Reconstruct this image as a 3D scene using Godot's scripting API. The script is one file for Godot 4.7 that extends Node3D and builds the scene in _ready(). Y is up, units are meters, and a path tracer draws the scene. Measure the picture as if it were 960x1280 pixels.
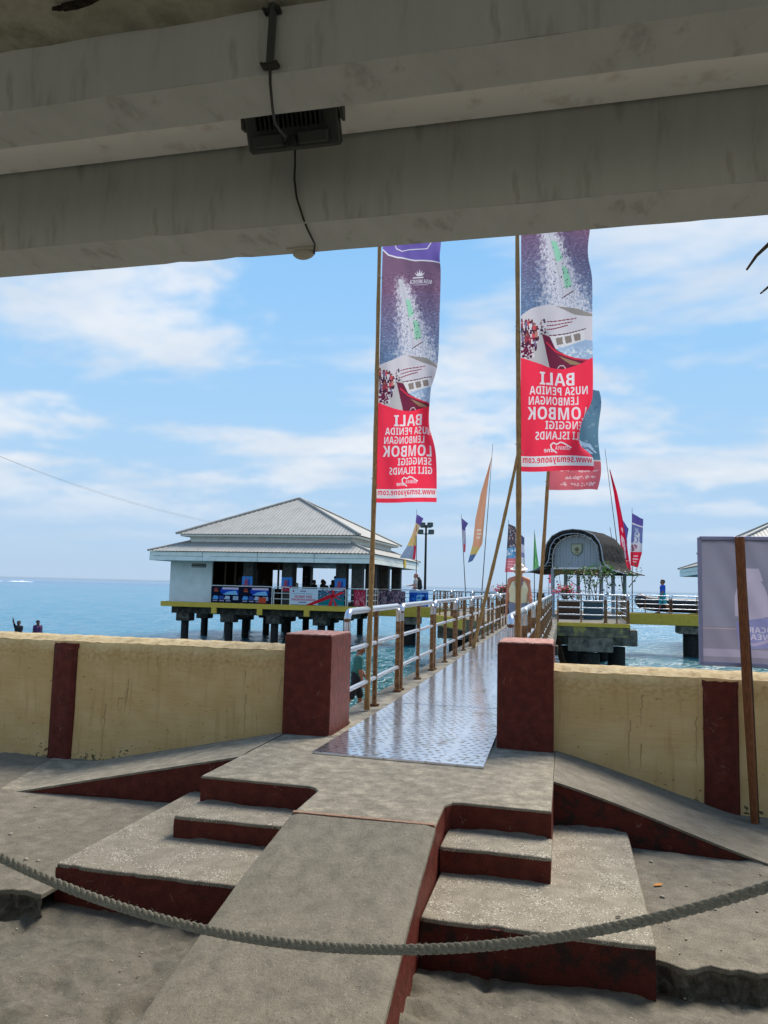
extends Node3D
# A beach pier seen from under a concrete building: steps and ramp, sea wall, pier walkway, pavilions, flags.
# World axes follow the pier: -Z runs out along the walkway, +X is to its right, y = 0 is the sand under the building.

# ------------------------------------------------------------------ geometry helper
class Shape:
	var v := PackedVector3Array()
	var n := PackedVector3Array()
	var t := PackedVector2Array()
	var c := PackedColorArray()
	var idx := PackedInt32Array()
	var tint := Color.WHITE
	var tinted := false

	func tri(a: Vector3, b: Vector3, d: Vector3, na: Vector3, nb: Vector3, nd: Vector3, ua := Vector2.ZERO, ub := Vector2.ZERO, ud := Vector2.ZERO) -> void:
		var k := v.size()
		v.append(a); v.append(b); v.append(d)
		n.append(na); n.append(nb); n.append(nd)
		t.append(ua); t.append(ub); t.append(ud)
		if tinted:
			c.append(tint); c.append(tint); c.append(tint)
		if (d - a).cross(b - a).dot(na + nb + nd) >= 0.0:
			idx.append(k); idx.append(k + 1); idx.append(k + 2)
		else:
			idx.append(k); idx.append(k + 2); idx.append(k + 1)

	func face(p: Array, nn: Vector3, uv: Array = []) -> void:   # convex polygon
		for i in range(1, p.size() - 1):
			if uv.is_empty():
				tri(p[0], p[i], p[i + 1], nn, nn, nn)
			else:
				tri(p[0], p[i], p[i + 1], nn, nn, nn, uv[0], uv[i], uv[i + 1])

	func flat(p: Array, away: Vector3, uv: Array = []) -> void:   # polygon whose normal points away from a point inside
		var nn: Vector3 = (p[1] - p[0]).cross(p[2] - p[0]).normalized()
		var mid := Vector3.ZERO
		for q in p:
			mid += q
		mid /= p.size()
		if nn.dot(mid - away) < 0.0:
			nn = -nn
		face(p, nn, uv)

	func box(at: Vector3, size: Vector3, bev := 0.0, b := Basis.IDENTITY) -> void:
		var h := size / 2.0
		if bev <= 0.0:
			for ax in 3:
				for s in [-1.0, 1.0]:
					var nn := Vector3.ZERO
					nn[ax] = s
					var u := Vector3.ZERO
					var w := Vector3.ZERO
					u[(ax + 1) % 3] = h[(ax + 1) % 3]
					w[(ax + 2) % 3] = h[(ax + 2) % 3]
					var o := nn * h[ax]
					face([at + b * (o - u - w), at + b * (o + u - w), at + b * (o + u + w), at + b * (o - u + w)], b * nn, [Vector2(0, 0), Vector2(1, 0), Vector2(1, 1), Vector2(0, 1)])
			return
		var k := h - Vector3.ONE * bev
		for ax in 3:
			for s in [-1.0, 1.0]:
				var nn := Vector3.ZERO
				nn[ax] = s
				var u := Vector3.ZERO
				var w := Vector3.ZERO
				u[(ax + 1) % 3] = k[(ax + 1) % 3]
				w[(ax + 2) % 3] = k[(ax + 2) % 3]
				var o := nn * h[ax]
				face([at + b * (o - u - w), at + b * (o + u - w), at + b * (o + u + w), at + b * (o - u + w)], b * nn)
		for ax in 3:   # edges along axis ax
			var a1 := (ax + 1) % 3
			var a2 := (ax + 2) % 3
			for s1 in [-1.0, 1.0]:
				for s2 in [-1.0, 1.0]:
					var n1 := Vector3.ZERO
					n1[a1] = s1
					var n2 := Vector3.ZERO
					n2[a2] = s2
					var e := Vector3.ZERO
					e[ax] = k[ax]
					var p1 := n1 * h[a1] + n2 * k[a2]
					var p2 := n1 * k[a1] + n2 * h[a2]
					var q := [at + b * (p1 - e), at + b * (p1 + e), at + b * (p2 + e), at + b * (p2 - e)]
					var m1 := b * n1
					var m2 := b * n2
					tri(q[0], q[1], q[2], m1, m1, m2)
					tri(q[0], q[2], q[3], m1, m2, m2)
		for sx in [-1.0, 1.0]:
			for sy in [-1.0, 1.0]:
				for sz in [-1.0, 1.0]:
					var s := Vector3(sx, sy, sz)
					tri(at + b * (s * Vector3(h.x, k.y, k.z)), at + b * (s * Vector3(k.x, h.y, k.z)), at + b * (s * Vector3(k.x, k.y, h.z)), b * Vector3(sx, 0, 0), b * Vector3(0, sy, 0), b * Vector3(0, 0, sz))

	func bar(a: Vector3, d: Vector3, w: float, h: float, bev := 0.0) -> void:
		var z := (d - a)
		var l := z.length()
		z /= l
		var x := Vector3.UP.cross(z)
		x = Vector3.RIGHT if x.length() < 0.01 else x.normalized()
		box((a + d) / 2.0, Vector3(w, h, l), bev, Basis(x, z.cross(x), z))

	func tube(path: Array, r: Variant, sides := 10, caps := true) -> void:
		var m := path.size()
		var x := Vector3.ZERO
		var rings := []
		var dirs := []
		for i in m:
			var dir: Vector3 = (path[mini(i + 1, m - 1)] - path[maxi(i - 1, 0)]).normalized()
			if i == 0:
				x = dir.cross(Vector3.UP if absf(dir.y) < 0.9 else Vector3.RIGHT).normalized()
			else:
				x = (x - dir * x.dot(dir)).normalized()
			var y := dir.cross(x)
			var rr: float = r[i] if r is Array else r
			var ring := []
			for k in sides:
				var a := TAU * k / sides
				var o := x * cos(a) + y * sin(a)
				ring.append([path[i] + o * rr, o])
			rings.append(ring)
			dirs.append(dir)
		for i in m - 1:
			for k in sides:
				var A = rings[i][k]
				var B = rings[i][(k + 1) % sides]
				var C = rings[i + 1][(k + 1) % sides]
				var D = rings[i + 1][k]
				tri(A[0], B[0], C[0], A[1], B[1], C[1])
				tri(A[0], C[0], D[0], A[1], C[1], D[1])
		if caps:
			for e in [0, m - 1]:
				var nn: Vector3 = -dirs[0] if e == 0 else dirs[m - 1]
				for k in range(1, sides - 1):
					tri(rings[e][0][0], rings[e][k][0], rings[e][k + 1][0], nn, nn, nn)

	func ball(at: Vector3, r: Vector3, b := Basis.IDENTITY, seg := 12, rings := 8) -> void:
		var pt := func(i: int, k: int) -> Vector3:
			var e := PI * i / rings - PI / 2
			var a := TAU * k / seg
			return Vector3(cos(e) * cos(a), sin(e), cos(e) * sin(a))
		for i in rings:
			for k in seg:
				var q := [pt.call(i, k), pt.call(i, k + 1), pt.call(i + 1, k + 1), pt.call(i + 1, k)]
				var p := []
				var m := []
				for w in q:
					p.append(at + b * (w * r))
					m.append((b * (w / r)).normalized())
				if i > 0:
					tri(p[0], p[1], p[2], m[0], m[1], m[2])
				if i < rings - 1:
					tri(p[0], p[2], p[3], m[0], m[2], m[3])
				elif i == 0:
					pass

	func prism(poly: Array, y0: float, top: Variant, bev := 0.0, bottom := false) -> void:   # poly of Vector2(x, z); top a height or a function of (x, z)
		var m := poly.size()
		var area := 0.0
		for i in m:
			area += poly[i].cross(poly[(i + 1) % m])
		var sg := signf(area)
		var inner := PackedVector2Array()
		for i in m:
			var e1: Vector2 = (poly[i] - poly[(i + m - 1) % m]).normalized()
			var e2: Vector2 = (poly[(i + 1) % m] - poly[i]).normalized()
			var n1 := Vector2(e1.y, -e1.x) * sg
			var n2 := Vector2(e2.y, -e2.x) * sg
			var mit := (n1 + n2) / maxf(0.3, 1.0 + n1.dot(n2))
			inner.append(poly[i] - mit * bev)
		var y := func(p: Vector2) -> float: return top.call(p.x, p.y) if top is Callable else float(top)
		var ids := Geometry2D.triangulate_polygon(inner)
		for i in range(0, ids.size(), 3):
			var p := []
			for k in 3:
				var q := inner[ids[i + k]]
				p.append(Vector3(q.x, y.call(q), q.y))
			var nn: Vector3 = (p[1] - p[0]).cross(p[2] - p[0]).normalized()
			nn = nn if nn.y > 0 else -nn
			tri(p[0], p[1], p[2], nn, nn, nn)
		for i in m:
			var a: Vector2 = poly[i]
			var d: Vector2 = poly[(i + 1) % m]
			var e := (d - a).normalized()
			var nn := Vector3(e.y * sg, 0, -e.x * sg)
			var ya: float = y.call(a) - bev
			var yd: float = y.call(d) - bev
			face([Vector3(a.x, y0, a.y), Vector3(d.x, y0, d.y), Vector3(d.x, yd, d.y), Vector3(a.x, ya, a.y)], nn)
			if bev > 0.0:
				var ia := inner[i]
				var id := inner[(i + 1) % m]
				var P := [Vector3(a.x, ya, a.y), Vector3(d.x, yd, d.y), Vector3(id.x, y.call(id), id.y), Vector3(ia.x, y.call(ia), ia.y)]
				tri(P[0], P[1], P[2], nn, nn, Vector3.UP)
				tri(P[0], P[2], P[3], nn, Vector3.UP, Vector3.UP)
		if bottom:
			var il := Geometry2D.triangulate_polygon(PackedVector2Array(poly))
			for i in range(0, il.size(), 3):
				var p := []
				for k in 3:
					p.append(Vector3(poly[il[i + k]].x, y0, poly[il[i + k]].y))
				tri(p[0], p[1], p[2], Vector3.DOWN, Vector3.DOWN, Vector3.DOWN)

	func sheet(nu: int, nv: int, at: Callable, uv: Variant = null) -> void:   # smooth grid, at(u, v) in 0..1; indexed
		var k0 := v.size()
		var P := []
		for j in nv + 1:
			for i in nu + 1:
				P.append(at.call(float(i) / nu, float(j) / nv))
		for j in nv + 1:
			for i in nu + 1:
				var du: Vector3 = P[j * (nu + 1) + mini(i + 1, nu)] - P[j * (nu + 1) + maxi(i - 1, 0)]
				var dv: Vector3 = P[mini(j + 1, nv) * (nu + 1) + i] - P[maxi(j - 1, 0) * (nu + 1) + i]
				v.append(P[j * (nu + 1) + i])
				n.append(dv.cross(du).normalized())
				var q := Vector2(float(i) / nu, float(j) / nv)
				t.append(uv.call(q.x, q.y) if uv is Callable else q)
				if tinted:
					c.append(tint)
		for j in nv:
			for i in nu:
				var a := k0 + j * (nu + 1) + i
				for q in [[a, a + 1, a + nu + 2], [a, a + nu + 2, a + nu + 1]]:
					if (v[q[2]] - v[q[0]]).cross(v[q[1]] - v[q[0]]).dot(n[q[0]] + n[q[1]] + n[q[2]]) >= 0.0:
						idx.append(q[0]); idx.append(q[1]); idx.append(q[2])
					else:
						idx.append(q[0]); idx.append(q[2]); idx.append(q[1])

	func cut(poly: Array, xf: Transform3D, thick: float) -> void:   # polygon in local x, y, as a plate of that thickness centred on local z = 0
		var h := thick / 2.0
		var ids := Geometry2D.triangulate_polygon(PackedVector2Array(poly))
		for s in [-1.0, 1.0]:
			var nn: Vector3 = xf.basis * Vector3(0, 0, s)
			for i in range(0, ids.size(), 3):
				var p := []
				for k in 3:
					p.append(xf * Vector3(poly[ids[i + k]].x, poly[ids[i + k]].y, s * h))
				tri(p[0], p[1], p[2], nn, nn, nn)
		var area := 0.0
		for i in poly.size():
			area += poly[i].cross(poly[(i + 1) % poly.size()])
		for i in poly.size():
			var a: Vector2 = poly[i]
			var d: Vector2 = poly[(i + 1) % poly.size()]
			var e := (d - a).normalized() * signf(area)
			face([xf * Vector3(a.x, a.y, -h), xf * Vector3(d.x, d.y, -h), xf * Vector3(d.x, d.y, h), xf * Vector3(a.x, a.y, h)], xf.basis * Vector3(e.y, -e.x, 0))

	func mesh() -> ArrayMesh:
		var a := []
		a.resize(Mesh.ARRAY_MAX)
		a[Mesh.ARRAY_VERTEX] = v
		a[Mesh.ARRAY_NORMAL] = n
		a[Mesh.ARRAY_TEX_UV] = t
		if c.size() == v.size() and c.size() > 0:
			a[Mesh.ARRAY_COLOR] = c
		a[Mesh.ARRAY_INDEX] = idx
		var m := ArrayMesh.new()
		m.add_surface_from_arrays(Mesh.PRIMITIVE_TRIANGLES, a)
		return m

	# smooth union of tapered capsules [a, b, ra, rb], meshed as surface nets
	func flesh(bones: Array, cell: float, k := 0.03) -> void:
		var lo := Vector3.INF
		var hi := -Vector3.INF
		for b in bones:
			var r := maxf(b[2], b[3]) + k + cell * 2
			for p in [b[0], b[1]]:
				lo = lo.min(p - Vector3.ONE * r)
				hi = hi.max(p + Vector3.ONE * r)
		var N := Vector3i(((hi - lo) / cell).ceil()) + Vector3i.ONE
		var f := PackedFloat32Array()
		f.resize(N.x * N.y * N.z)
		f.fill(1.0)
		for b in bones:
			var pa: Vector3 = b[0]
			var ba: Vector3 = b[1] - pa
			var ra: float = b[2]
			var rb: float = b[3]
			var bb := maxf(ba.length_squared(), 1e-8)
			var r := maxf(ra, rb) + k + cell * 2
			var l := Vector3i(((pa.min(b[1]) - Vector3.ONE * r - lo) / cell).floor()).max(Vector3i.ZERO)
			var g := Vector3i(((pa.max(b[1]) + Vector3.ONE * r - lo) / cell).ceil()).min(N - Vector3i.ONE)
			for z in range(l.z, g.z + 1):
				for y in range(l.y, g.y + 1):
					var at := (z * N.y + y) * N.x
					for x in range(l.x, g.x + 1):
						var q := lo + Vector3(x, y, z) * cell - pa
						var h := clampf(q.dot(ba) / bb, 0.0, 1.0)
						var d := (q - ba * h).length() - lerpf(ra, rb, h)
						var o := f[at + x]
						var e := maxf(k - absf(d - o), 0.0) / k
						f[at + x] = minf(d, o) - e * e * k * 0.25
		var id := PackedInt32Array()
		id.resize(f.size())
		id.fill(-1)
		var sy := N.x
		var sz := N.x * N.y
		var off := [0, 1, sy, sy + 1, sz, sz + 1, sz + sy, sz + sy + 1]
		for z in N.z - 1:
			for y in N.y - 1:
				for x in N.x - 1:
					var at := (z * N.y + y) * N.x + x
					var neg := 0
					for o in off:
						if f[at + o] < 0.0:
							neg += 1
					if neg == 0 or neg == 8:
						continue
					var sum := Vector3.ZERO
					var cnt := 0
					for i in 8:
						for ax in 3:
							if i & (1 << ax):
								continue
							var j := i | (1 << ax)
							var fi := f[at + off[i]]
							var fj := f[at + off[j]]
							if (fi < 0.0) != (fj < 0.0):
								var p := Vector3(i & 1, (i >> 1) & 1, (i >> 2) & 1)
								p[ax] += fi / (fi - fj)
								sum += p
								cnt += 1
					var pos := sum / cnt
					var gr := Vector3(f[at + 1] - f[at] + f[at + sy + sz + 1] - f[at + sy + sz], f[at + sy] - f[at] + f[at + sy + sz + 1] - f[at + sz + 1], f[at + sz] - f[at] + f[at + sz + sy + 1] - f[at + sy + 1])
					id[at] = v.size()
					v.append(lo + (Vector3(x, y, z) + pos) * cell)
					n.append(gr.normalized() if gr.length() > 1e-9 else Vector3.UP)
					t.append(Vector2.ZERO)
					if tinted:
						c.append(tint)
		for z in range(1, N.z - 1):
			for y in range(1, N.y - 1):
				for x in range(1, N.x - 1):
					var at := (z * N.y + y) * N.x + x
					for ax in 3:
						var st: int = [1, sy, sz][ax]
						if (f[at] < 0.0) == (f[at + st] < 0.0):
							continue
						var u: int = [sy, sz, 1][ax]
						var w: int = [sz, 1, sy][ax]
						var q := [id[at], id[at - u], id[at - u - w], id[at - w]]
						if q.has(-1):
							continue
						for tr in [[0, 1, 2], [0, 2, 3]]:
							var A: int = q[tr[0]]
							var B: int = q[tr[1]]
							var C: int = q[tr[2]]
							if (v[C] - v[A]).cross(v[B] - v[A]).dot(n[A] + n[B] + n[C]) >= 0.0:
								idx.append(A); idx.append(B); idx.append(C)
							else:
								idx.append(A); idx.append(C); idx.append(B)

# ------------------------------------------------------------------ printed pictures (flat print on flags, banners and posters)
class Print:
	var im: Image
	var w: int
	var h: int
	var mirrored := false
	var font: SystemFont

	func _init(ww: int, hh: int, bg: Color) -> void:
		w = ww
		h = hh
		im = Image.create(w, h, false, Image.FORMAT_RGB8)
		im.fill(bg)
		font = SystemFont.new()
		font.font_names = PackedStringArray(["Droid Sans"])
		font.font_weight = 700

	func span(x0: float, x1: float, y: int, col: Color) -> void:
		if y < 0 or y >= h:
			return
		var a := clampi(roundi(x0), 0, w)
		var b := clampi(roundi(x1), 0, w)
		if b > a:
			im.fill_rect(Rect2i(a, y, b - a, 1), col)

	func poly(p: Array, col: Color) -> void:   # p in 0..1 of width and height
		var lo := INF
		var hi := -INF
		var q := []
		for a in p:
			q.append(Vector2(a.x * w, a.y * h))
			lo = minf(lo, a.y * h)
			hi = maxf(hi, a.y * h)
		for y in range(maxi(0, floori(lo)), mini(h, ceili(hi) + 1)):
			var xs := []
			for i in q.size():
				var a: Vector2 = q[i]
				var b: Vector2 = q[(i + 1) % q.size()]
				if (a.y <= y + 0.5) != (b.y <= y + 0.5):
					xs.append(a.x + (y + 0.5 - a.y) / (b.y - a.y) * (b.x - a.x))
			xs.sort()
			for i in range(0, xs.size() - 1, 2):
				span(xs[i], xs[i + 1], y, col)

	func rect(x0: float, y0: float, x1: float, y1: float, col: Color) -> void:
		im.fill_rect(Rect2i(roundi(x0 * w), roundi(y0 * h), maxi(1, roundi((x1 - x0) * w)), maxi(1, roundi((y1 - y0) * h))), col)

	func oval(x: float, y: float, rx: float, ry: float, col: Color) -> void:
		for yy in range(floori((y - ry) * h), ceili((y + ry) * h) + 1):
			var e := 1.0 - pow((yy + 0.5 - y * h) / maxf(ry * h, 0.5), 2)
			if e > 0.0:
				span((x - rx * sqrt(e)) * w, (x + rx * sqrt(e)) * w, yy, col)

	func line(p: Array, width: float, col: Color) -> void:   # width in share of the print's width
		for i in p.size() - 1:
			var a := Vector2(p[i].x * w, p[i].y * h)
			var b := Vector2(p[i + 1].x * w, p[i + 1].y * h)
			var m := maxi(1, ceili(a.distance_to(b)))
			for k in m + 1:
				var q := a.lerp(b, float(k) / m)
				oval(q.x / w, q.y / h, width / 2, width * w / h / 2, col)

	func fade(y0: float, y1: float, a: Color, b: Color) -> void:
		for y in range(floori(y0 * h), mini(h, ceili(y1 * h))):
			span(0, w, y, a.lerp(b, clampf((float(y) / h - y0) / (y1 - y0), 0, 1)))

	func text(s: String, x0: float, y0: float, x1: float, y1: float, col: Color) -> void:   # fitted into the box
		var m := TextMesh.new()
		m.font = font
		m.text = s
		m.depth = 0.0
		m.font_size = 64
		m.pixel_size = 0.01
		m.curve_step = 2.0
		var a: PackedVector3Array = m.surface_get_arrays(0)[Mesh.ARRAY_VERTEX]
		var lo := Vector3.INF
		var hi := -Vector3.INF
		for p in a:
			lo = lo.min(p)
			hi = hi.max(p)
		for i in range(0, a.size(), 3):
			var q := []
			for k in 3:
				var p := (a[i + k] - lo) / (hi - lo)
				var fx := 1.0 - p.x if mirrored else p.x
				q.append(Vector2(lerpf(x0, x1, fx), lerpf(y1, y0, p.y)))
			poly(q, col)

	func speckle(x0: float, y0: float, x1: float, y1: float, count: int, size: float, cols: Array, rng: RandomNumberGenerator) -> void:
		for i in count:
			var s := size * rng.randf_range(0.4, 1.3)
			oval(rng.randf_range(x0, x1), rng.randf_range(y0, y1), s, s * w / h, cols[rng.randi() % cols.size()])

	func soften(k: int) -> void:   # photographs on the print are a little blurred
		im.resize(w / k, h / k, Image.INTERPOLATE_BILINEAR)
		im.resize(w, h, Image.INTERPOLATE_CUBIC)

	func soften_below(y0: float, k: int) -> void:
		var a := int(y0 * h)
		var part := im.get_region(Rect2i(0, a, w, h - a))
		part.resize(w / k, (h - a) / k, Image.INTERPOLATE_BILINEAR)
		part.resize(w, h - a, Image.INTERPOLATE_CUBIC)
		im.blit_rect(part, Rect2i(0, 0, w, h - a), Vector2i(0, a))

	func texture(down := 2) -> ImageTexture:
		im.resize(w / down, h / down, Image.INTERPOLATE_LANCZOS)
		return ImageTexture.create_from_image(im)

# ------------------------------------------------------------------ naming and placing
var names := {}
var M := {}
var rng := RandomNumberGenerator.new()

func numbered(called: String, parent: Node) -> String:
	var key := str(parent.get_instance_id()) + called
	var k: int = names.get(key, 0)
	names[key] = k + 1
	return called if k == 0 else "%s_%03d" % [called, k]

func thing(called: String, label: String, category: String, at := Vector3.ZERO, turn := 0.0, group := "") -> Node3D:
	var o := Node3D.new()
	o.name = numbered(called, self)
	add_child(o, true)
	o.position = at
	o.rotation.y = turn
	return tag(o, label, category, group)

func tag(o: Node3D, label: String, category: String, group := "") -> Node3D:
	o.set_meta("label", label)
	o.set_meta("category", category)
	if group:
		o.set_meta("group", group)
	return o

func obj(called: String, s: Variant, m: Material, parent: Node = self) -> MeshInstance3D:
	var o := MeshInstance3D.new()
	o.name = numbered(called, parent)
	o.mesh = s.mesh() if s is Shape else s
	o.material_override = m
	parent.add_child(o, true)
	return o

func struct(called: String, s: Variant, m: Material, label := "") -> MeshInstance3D:
	var o := obj(called, s, m)
	o.set_meta("kind", "structure")
	if label:
		o.set_meta("label", label)
	return o

func dup(o: Node3D, at: Vector3, turn: float, label := "") -> Node3D:
	var base := String(o.name)
	var d: Node3D = o.duplicate()
	d.name = numbered(base, self)
	add_child(d, true)
	d.position = at
	d.rotation.y = turn
	if label:
		d.set_meta("label", label)
	return d

# ------------------------------------------------------------------ materials
func srgb(r: float, g: float, b: float) -> Color:
	return Color(r / 255.0, g / 255.0, b / 255.0)

func noise_tex(sd: int, freq: float, cols: Array, size := 512, oct := 5, normal := false, kind := FastNoiseLite.TYPE_SIMPLEX_SMOOTH, gain := 0.5) -> NoiseTexture2D:
	var f := FastNoiseLite.new()
	f.seed = sd
	f.noise_type = kind
	f.frequency = freq
	f.fractal_octaves = oct
	f.fractal_gain = gain
	var tx := NoiseTexture2D.new()
	tx.width = size
	tx.height = size
	tx.seamless = true
	tx.noise = f
	if normal:
		tx.as_normal_map = true
		tx.bump_strength = 6.0
	elif not cols.is_empty():
		var g := Gradient.new()
		var o := PackedFloat32Array()
		var cc := PackedColorArray()
		for q in cols:
			o.append(q[0])
			cc.append(q[1])
		g.offsets = o
		g.colors = cc
		tx.color_ramp = g
	return tx

func plain(col: Color, rough := 0.7, metal := 0.0) -> StandardMaterial3D:
	var m := StandardMaterial3D.new()
	m.albedo_color = col
	m.roughness = rough
	m.metallic = metal
	return m

# weathered surface: colours by noise, fine relief, finer grain multiplied over it at a second scale
func rough_mat(sd: int, cols: Array, period: float, freq: float, bump: NoiseTexture2D, bump_cm: float, rough := 0.85, grain: Texture2D = null, grain_period := 0.37, stretch := Vector3.ONE) -> StandardMaterial3D:
	var m := StandardMaterial3D.new()
	m.albedo_texture = noise_tex(sd, freq, cols, 512, 6, false, FastNoiseLite.TYPE_SIMPLEX_SMOOTH, 0.62)
	m.roughness = rough
	m.metallic_specular = 0.35
	m.uv1_triplanar = true
	m.uv1_world_triplanar = true
	m.uv1_scale = Vector3.ONE / period * stretch
	if bump:
		m.heightmap_enabled = true
		m.heightmap_texture = bump
		m.heightmap_scale = bump_cm
	if grain:
		m.detail_enabled = true
		m.detail_albedo = grain
		m.detail_blend_mode = BaseMaterial3D.BLEND_MODE_MUL
		m.detail_uv_layer = BaseMaterial3D.DETAIL_UV_2
		m.uv2_triplanar = true
		m.uv2_world_triplanar = true
		m.uv2_scale = Vector3.ONE / grain_period
	return m

func terrazzo_image() -> ImageTexture:   # concrete with pale shell and pebble chips worn open
	var f := FastNoiseLite.new()
	f.seed = 31
	f.frequency = 0.009
	f.fractal_octaves = 7
	f.fractal_gain = 0.66
	var im := f.get_seamless_image(1024, 1024)
	im.convert(Image.FORMAT_RGB8)
	var g := Gradient.new()
	g.offsets = PackedFloat32Array([0.2, 0.5, 0.8])
	g.colors = PackedColorArray([srgb(142, 134, 118), srgb(154, 145, 128), srgb(164, 155, 138)])
	for y in 1024:
		for x in 1024:
			im.set_pixel(x, y, g.sample(im.get_pixel(x, y).r))
	var r := RandomNumberGenerator.new()
	r.seed = 8
	var clump := FastNoiseLite.new()
	clump.seed = 4
	clump.frequency = 0.006
	for i in 26000:
		var p := Vector2i(r.randi() % 1018, r.randi() % 1018)
		if clump.get_noise_2d(p.x, p.y) * 1.4 + 0.35 < r.randf():
			continue
		var k := r.randf()
		var col := srgb(214, 207, 190).lerp(srgb(88, 80, 70), clampf((k - 0.68) * 6.0, 0, 1))
		var sz := 1 + r.randi() % 5
		im.fill_rect(Rect2i(p.x, p.y, sz, maxi(1, sz - r.randi() % 2)), col)
	return ImageTexture.create_from_image(im)

func concrete_image(sd: int, cols: Array, pits: int, flecks: int, cracks: int, size := 1024) -> ImageTexture:   # worn concrete: mottled, pitted, with pale flecks and hairline cracks
	var f := FastNoiseLite.new()
	f.seed = sd
	f.frequency = 0.01
	f.fractal_octaves = 7
	f.fractal_gain = 0.68
	var im := f.get_seamless_image(size, size)
	im.convert(Image.FORMAT_RGB8)
	var g := Gradient.new()
	g.offsets = PackedFloat32Array([0.2, 0.45, 0.6, 0.8])
	g.colors = PackedColorArray(cols)
	for y in size:
		for x in size:
			im.set_pixel(x, y, g.sample(im.get_pixel(x, y).r))
	var r := RandomNumberGenerator.new()
	r.seed = sd
	for i in pits + flecks:
		var p := Vector2i(r.randi() % (size - 6), r.randi() % (size - 6))
		var k := 1 + int(pow(r.randf(), 3.0) * 4.0)
		var col: Color = im.get_pixelv(p)
		im.fill_rect(Rect2i(p.x, p.y, k, maxi(1, k - r.randi() % 2)), col.lerp(srgb(58, 54, 47), r.randf_range(0.25, 0.75)) if i < pits else col.lerp(srgb(206, 199, 182), r.randf_range(0.2, 0.7)))
	for i in cracks:
		var p := Vector2(r.randf() * size, r.randf() * size)
		var a := r.randf() * TAU
		for k in r.randi_range(60, 320):
			a += r.randf_range(-0.35, 0.35)
			p += Vector2.from_angle(a)
			var q := Vector2i(posmod(int(p.x), size), posmod(int(p.y), size))
			im.set_pixelv(q, im.get_pixelv(q).lerp(srgb(64, 59, 50), 0.6))
	return ImageTexture.create_from_image(im)

func paint_image(sd: int, cols: Array, chips: int) -> ImageTexture:   # weathered wall paint: faded patches, scrapes and chips down to pale plaster
	var f := FastNoiseLite.new()
	f.seed = sd
	f.frequency = 0.012
	f.fractal_octaves = 4
	f.fractal_gain = 0.5
	var im := f.get_seamless_image(768, 768)
	im.convert(Image.FORMAT_RGB8)
	var g := Gradient.new()
	g.offsets = PackedFloat32Array([0.15, 0.5, 0.85])
	g.colors = PackedColorArray(cols)
	for y in 768:
		for x in 768:
			im.set_pixel(x, y, g.sample(im.get_pixel(x, y).r))
	var r := RandomNumberGenerator.new()
	r.seed = sd
	for i in chips:
		var p := Vector2(r.randf() * 768, r.randf() * 768)
		var dir := Vector2.from_angle(r.randf() * TAU)
		var col := srgb(168, 132, 120).lerp(srgb(120, 84, 74), r.randf())
		if r.randf() < 0.3:
			col = srgb(46, 30, 26)
		for k in r.randi_range(4, 40):
			p += dir.rotated(r.randf_range(-0.9, 0.9)) * 1.6
			var sz := r.randi_range(1, 4)
			for dx in sz:
				for dy in sz:
					var q := Vector2i(posmod(int(p.x) + dx, 768), posmod(int(p.y) + dy, 768))
					im.set_pixelv(q, im.get_pixelv(q).lerp(col, r.randf_range(0.3, 0.9)))
	return ImageTexture.create_from_image(im)

func plate_image() -> Array:   # rows of little raised anti-slip slots: colour and height
	var a := Image.create(512, 512, false, Image.FORMAT_RGB8)
	var b := Image.create(512, 512, false, Image.FORMAT_RGB8)
	a.fill(srgb(226, 231, 242))
	b.fill(Color(0.35, 0.35, 0.35))
	for row in 8:
		for k in 8:
			if k == 3:
				continue
			var x := k * 64 + (32 if row % 2 else 0)
			var y := row * 64
			for dx in 40:
				for dy in 20:
					var e := pow((dx - 19.5) / 20.0, 2) + pow((dy - 9.5) / 10.0, 2)
					if e < 1.0:
						var q := Vector2i((x + dx) % 512, (y + dy + 8) % 512)
						b.set_pixelv(q, Color.WHITE * clampf(0.35 + 0.65 * (1.0 - e) * 2.2, 0, 1) if e > 0.4 else Color(0.1, 0.1, 0.1))
						a.set_pixelv(q, srgb(226, 231, 242).lerp(srgb(50, 52, 58), clampf((0.75 - e) * 3.0, 0, 1)))
	var f := FastNoiseLite.new()
	f.seed = 77
	f.frequency = 0.012
	f.fractal_octaves = 4
	var d := f.get_seamless_image(512, 512)
	for y in 512:
		for x in 512:
			var s := smoothstep(0.62, 0.85, d.get_pixel(x, y).r)
			if s > 0.0:
				a.set_pixel(x, y, a.get_pixel(x, y).lerp(srgb(120, 104, 88), s * 0.7))
	return [ImageTexture.create_from_image(a), ImageTexture.create_from_image(b)]

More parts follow.
